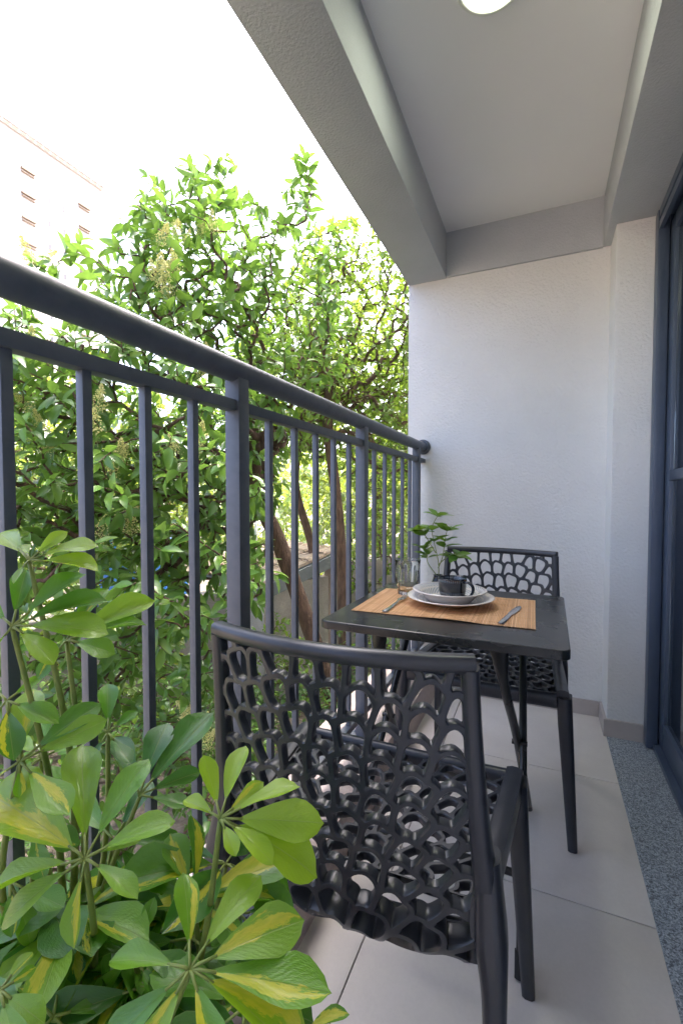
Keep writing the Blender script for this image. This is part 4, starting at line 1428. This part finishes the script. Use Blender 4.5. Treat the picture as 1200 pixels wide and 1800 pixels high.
# ------------------------------------------------------------------ variegated umbrella plant in the corner nearest the camera
def umbrella_leaf_mesh(seed):
    rng = random.Random(seed)
    W, droop, cup, twist = rng.uniform(0.37, 0.46), rng.uniform(0.02, 0.24), rng.uniform(-0.03, 0.10), rng.uniform(-0.25, 0.25)
    fold = rng.uniform(0.03, 0.11)
    TS = [0, 0.12, 0.26, 0.40, 0.54, 0.66, 0.78, 0.88, 0.955, 1.0]
    NR, NC = 9, 4
    v, uv = [], []
    for j in range(NR + 1):
        t = TS[j]
        hw = 0.5 * W * (t / 0.64) ** 0.78 if t < 0.64 else 0.5 * W * math.sqrt(max(0.0, 1 - ((t - 0.64) / 0.36) ** 2))
        if 0.45 < t < 0.64: hw = min(hw, 0.5 * W * (0.80 + 0.20 * math.sin((t - 0.40) / 0.24 * math.pi / 2)))
        if j == NR: hw = W * 0.07
        if j == 0: hw = W * 0.02
        for i in range(NC + 1):
            s = -1 + 2 * i / NC
            z = -droop * t * t + (cup * s * s + fold * abs(s)) * (hw / (0.5 * W)) + 0.012 * math.sin(t * 9 + s * 2 + seed) * abs(s)
            x = s * hw
            ct, st = math.cos(twist * t), math.sin(twist * t)
            v.append((x * ct + z * st * 0, t - 0.03 * abs(s) * (t > 0.85), z + x * st))
            uv.append((0.5 + 0.5 * s, t))
    f = []
    for j in range(NR):
        for i in range(NC):
            a = j * (NC + 1) + i
            f.append((a, a + 1, a + NC + 2, a + NC + 1))
    me = bpy.data.meshes.new('leaf')
    me.from_pydata(v, [], f)
    me.polygons.foreach_set('use_smooth', [True] * len(f))
    l = me.uv_layers.new(name='UVMap')
    for lp_ in me.loops:
        l.data[lp_.index].uv = uv[lp_.vertex_index]
    me.materials.append(M['umbrella_leaf'])
    me.update()
    return me
ULEAF = [umbrella_leaf_mesh(s) for s in range(7)]
POT = V((-0.335, 0.235, 0.004))
pl = empty('umbrella_plant', tuple(POT), label='large potted umbrella plant with yellow-splashed glossy leaves in front of the railing', cat='plant', kind='thing')
MB().lathe([(0.0, 0.0), (0.095, 0.0), (0.10, 0.006), (0.135, 0.225), (0.148, 0.228), (0.150, 0.262), (0.136, 0.264), (0.128, 0.225), (0.0, 0.222)], 48).build('pot', 'terracotta', pl, smooth=False, auto=R(35))
MB().lathe([(0.0, 0.238), (0.06, 0.243), (0.1305, 0.234), (0.13, 0.228)], 32).build('soil', 'soil', pl, smooth=True)
ROSETTES = [
    ((-0.504, 0.291, 0.902), 0.00, 0.45, [(-0.526, 0.319, 0.96), (-0.468, 0.339, 0.958), (-0.441, 0.343, 0.936), (-0.415, 0.326, 0.909), (-0.439, 0.291, 0.884), (-0.555, 0.289, 0.931), (-0.52, 0.277, 0.877)]),
    ((-0.509, 0.313, 0.968), 0.10, 0.70, [(-0.578, 0.318, 1.007), (-0.537, 0.323, 0.99), (-0.438, 0.336, 0.969), (-0.498, 0.335, 0.992), (-0.458, 0.348, 0.994), (-0.488, 0.337, 1.002), (-0.504, 0.291, 0.953)]),
    ((-0.506, 0.351, 0.87), 0.05, 0.35, [(-0.448, 0.363, 0.865), (-0.448, 0.408, 0.891), (-0.452, 0.422, 0.916), (-0.515, 0.396, 0.919), (-0.51, 0.404, 0.927), (-0.506, 0.316, 0.842)]),
    ((-0.485, 0.284, 0.767), 0.80, 0.45, [(-0.521, 0.317, 0.827), (-0.452, 0.345, 0.812), (-0.435, 0.343, 0.795), (-0.549, 0.287, 0.785), (-0.473, 0.276, 0.74), (-0.404, 0.277, 0.745), (-0.509, 0.257, 0.748)]),
    ((-0.388, 0.283, 0.698), 0.50, 0.62, [(-0.46, 0.333, 0.773), (-0.389, 0.349, 0.762), (-0.331, 0.329, 0.729), (-0.355, 0.314, 0.713), (-0.322, 0.282, 0.693), (-0.366, 0.248, 0.655), (-0.439, 0.231, 0.665), (-0.459, 0.238, 0.687), (-0.517, 0.27, 0.746)]),
    ((-0.434, 0.387, 0.682), 0.00, 0.08, [(-0.409, 0.48, 0.752), (-0.453, 0.443, 0.745), (-0.506, 0.416, 0.729), (-0.389, 0.438, 0.698), (-0.377, 0.407, 0.677)]),
    ((-0.285, 0.35, 0.722), 0.30, 0.90, [(-0.324, 0.374, 0.765), (-0.296, 0.399, 0.771), (-0.259, 0.385, 0.746), (-0.226, 0.394, 0.752), (-0.194, 0.386, 0.726), (-0.189, 0.374, 0.695), (-0.221, 0.345, 0.714), (-0.253, 0.332, 0.715), (-0.33, 0.35, 0.735)]),
    ((-0.341, 0.373, 0.6), 0.90, 0.40, [(-0.252, 0.445, 0.634), (-0.258, 0.418, 0.604), (-0.375, 0.422, 0.656), (-0.395, 0.396, 0.645), (-0.411, 0.378, 0.607), (-0.276, 0.367, 0.59)]),
    ((-0.254, 0.273, 0.659), 0.60, 0.55, [(-0.319, 0.253, 0.667), (-0.286, 0.305, 0.705), (-0.236, 0.339, 0.697), (-0.185, 0.328, 0.684), (-0.148, 0.307, 0.658), (-0.151, 0.286, 0.635), (-0.202, 0.245, 0.646), (-0.257, 0.223, 0.638), (-0.297, 0.22, 0.63)]),
    ((-0.191, 0.334, 0.563), 0.70, 0.30, [(-0.156, 0.359, 0.583), (-0.148, 0.335, 0.573), (-0.22, 0.332, 0.579)]),
    ((-0.408, 0.219, 0.626), 0.20, 0.50, [(-0.415, 0.248, 0.634), (-0.397, 0.241, 0.631), (-0.359, 0.22, 0.626), (-0.453, 0.226, 0.648), (-0.356, 0.201, 0.622)]),
    ((-0.447, 0.305, 0.584), 0.90, 0.22, [(-0.499, 0.303, 0.6), (-0.4, 0.28, 0.578), (-0.474, 0.278, 0.568), (-0.426, 0.336, 0.584), (-0.41, 0.308, 0.56)]),
    ((-0.386, 0.248, 0.582), 0.10, 0.22, [(-0.418, 0.284, 0.603), (-0.349, 0.256, 0.561), (-0.418, 0.242, 0.606), (-0.388, 0.219, 0.58), (-0.36, 0.282, 0.575)]),
    ((-0.469, 0.379, 0.622), 0.00, 0.22, [(-0.472, 0.436, 0.665), (-0.392, 0.411, 0.623), (-0.407, 0.381, 0.586), (-0.432, 0.348, 0.584), (-0.552, 0.388, 0.65)]),
    ((-0.42, 0.419, 0.55), 0.10, 0.22, [(-0.411, 0.461, 0.589), (-0.35, 0.442, 0.557), (-0.374, 0.399, 0.527), (-0.43, 0.376, 0.54), (-0.474, 0.445, 0.597)]),
    ((-0.51, 0.311, 0.676), 0.00, 0.22, [(-0.508, 0.35, 0.692), (-0.455, 0.319, 0.669), (-0.552, 0.301, 0.703), (-0.522, 0.273, 0.668), (-0.461, 0.286, 0.655)]),
    ((-0.318, 0.423, 0.55), 0.30, 0.22, [(-0.287, 0.448, 0.546), (-0.275, 0.416, 0.539), (-0.304, 0.383, 0.532), (-0.356, 0.418, 0.574)]),
    ((-0.361, 0.312, 0.589), 0.10, 0.22, [(-0.385, 0.283, 0.562), (-0.296, 0.294, 0.571), (-0.303, 0.322, 0.592), (-0.392, 0.302, 0.609), (-0.361, 0.338, 0.625)]),
    ((-0.255, 0.347, 0.555), 0.30, 0.22, [(-0.227, 0.373, 0.576), (-0.207, 0.361, 0.545), (-0.28, 0.312, 0.558), (-0.278, 0.351, 0.581)]),
    ((-0.529, 0.298, 0.816), 0.15, 0.22, [(-0.513, 0.325, 0.838), (-0.466, 0.308, 0.807), (-0.595, 0.304, 0.838), (-0.478, 0.273, 0.784), (-0.533, 0.273, 0.792)]),
    ((-0.532, 0.335, 0.732), 0.10, 0.22, [(-0.505, 0.371, 0.747), (-0.472, 0.335, 0.712), (-0.599, 0.338, 0.747), (-0.562, 0.362, 0.776), (-0.547, 0.299, 0.716)]),
    ((-0.502, 0.282, 0.635), 0.40, 0.22, [(-0.481, 0.311, 0.654), (-0.43, 0.288, 0.635), (-0.555, 0.279, 0.654), (-0.463, 0.259, 0.619), (-0.454, 0.275, 0.602)]),
    ((-0.494, 0.394, 0.742), 0.00, 0.22, [(-0.564, 0.391, 0.759), (-0.476, 0.421, 0.763), (-0.441, 0.381, 0.726), (-0.491, 0.36, 0.719), (-0.523, 0.418, 0.793)]),
    ((-0.479, 0.29, 0.596), 0.20, 0.22, [(-0.528, 0.286, 0.619), (-0.442, 0.308, 0.607), (-0.48, 0.268, 0.569), (-0.42, 0.28, 0.589), (-0.492, 0.305, 0.629)]),
]

rng = random.Random(17)
def add_rosette(c, var, tone, tips, stalk_from, spread=0.0):
    c = V(c)
    ax = (c - V((-0.34, 0.26, 0.25))).normalized()
    axis = (ax * 0.55 + V((0, 0, 0.55)) + (V((0, 0, 1.04)) - c).normalized() * 0.75).normalized()
    rel = c - POT
    s0 = V(stalk_from)
    mid = s0.lerp(rel, 0.55) + V((rng.uniform(-0.03, 0.03), rng.uniform(-0.03, 0.03), -0.01))
    pth = spline([tuple(s0), tuple(mid), tuple(rel)], 6)
    MB().tube(pth, [0.0050 - 0.0026 * i / (len(pth) - 1) for i in range(len(pth))], 8).build('stem', 'stem', pl, smooth=True)
    for tip in tips:
        t = V(tip)
        d = t - c
        L = d.length
        b = c + d * min(0.22, 0.018 / L) + axis * 0.002
        a = (t - b)
        y = a.normalized()
        n = axis + V((rng.gauss(0, 0.28), rng.gauss(0, 0.28), rng.gauss(0, 0.28)))
        n = (n - y * n.dot(y)).normalized()
        x = y.cross(n)
        k = rng.randrange(len(ULEAF))
        o = bpy.data.objects.new('leaf', ULEAF[k])
        COL.objects.link(o)
        o.parent = pl
        Ls = a.length * 1.04
        wd = Ls * rng.uniform(0.96, 1.20)
        m3 = Matrix((x * wd, y * Ls, n * Ls)).transposed()
        o.matrix_local = Matrix.Translation(b - POT) @ m3.to_4x4()
        yl = 0.0 if rng.random() > var + 0.06 else rng.uniform(0.45, 1.0) * min(1, var + 0.35)
        o.color = (yl, rng.random(), min(1, max(0, tone + 0.12 + rng.gauss(0, 0.15))), 1)
        MB().tube([tuple(rel), tuple((c + d * 0.06 + axis * 0.003) - POT), tuple(b + y * 0.004 - POT)], [0.0016, 0.0014, 0.0012], 5).build('leaf_stalk', 'stem', pl, smooth=True)
stems = [((-0.03, 0.0, 0.235), (-0.16, 0.10, 0.42)), ((0.03, 0.02, 0.235), (-0.02, 0.08, 0.38)), ((0.0, -0.03, 0.235), (0.06, 0.07, 0.36)), ((-0.05, 0.03, 0.235), (-0.13, 0.03, 0.38))]
woody = []
for a, b in stems:
    p = spline([a, ((a[0] + b[0]) / 2 + 0.01, (a[1] + b[1]) / 2, (a[2] + b[2]) / 2), b], 6)
    MB().tube(p, [0.0085 - 0.003 * i / (len(p) - 1) for i in range(len(p))], 8).build('stem', 'woody_stem', pl, smooth=True)
    woody.append(V(b))
for c, var, tone, tips in ROSETTES:
    rel = V(c) - POT
    s = min(woody, key=lambda w: (w - rel).length + (0.3 if w.z > rel.z else 0))
    add_rosette(c, var, tone, tips, s)
# inner and lower leaves that close the gaps between the outer whorls
for k in range(34):
    a = rng.uniform(0, 6.283)
    r = rng.uniform(0.02, 0.19)
    c = V((-0.41 + r * math.cos(a), 0.32 + 0.75 * r * math.sin(a), rng.uniform(0.36, 0.62)))
    if (c - V((0, 0, 1.04))).length < 0.50: c += (c - V((0, 0, 1.04))).normalized() * 0.10
    if c.x < -0.52: c.x = -0.52
    rel = c - POT
    n_ = rng.randint(6, 8)
    out = (V((c.x + 0.36, c.y - 0.27, 0)) * 2 + V((0, 0, 0.6))).normalized()
    e1 = out.orthogonal().normalized(); e2 = out.cross(e1)
    tips = []
    for j in range(n_):
        t = 6.283 * j / n_ + rng.uniform(-0.2, 0.2)
        L = rng.uniform(0.085, 0.125)
        tip = c + (e1 * math.cos(t) + e2 * math.sin(t)) * L - out * rng.uniform(-0.01, 0.035)
        if tip.x < -0.56: tip.x = -0.56
        tips.append(tuple(tip))
    s = min(woody, key=lambda w: (w - rel).length)
    add_rosette(tuple(c), 0.3, rng.choice((0.1, 0.2, 0.4)), tips, s)
bpy.context.view_layer.update()
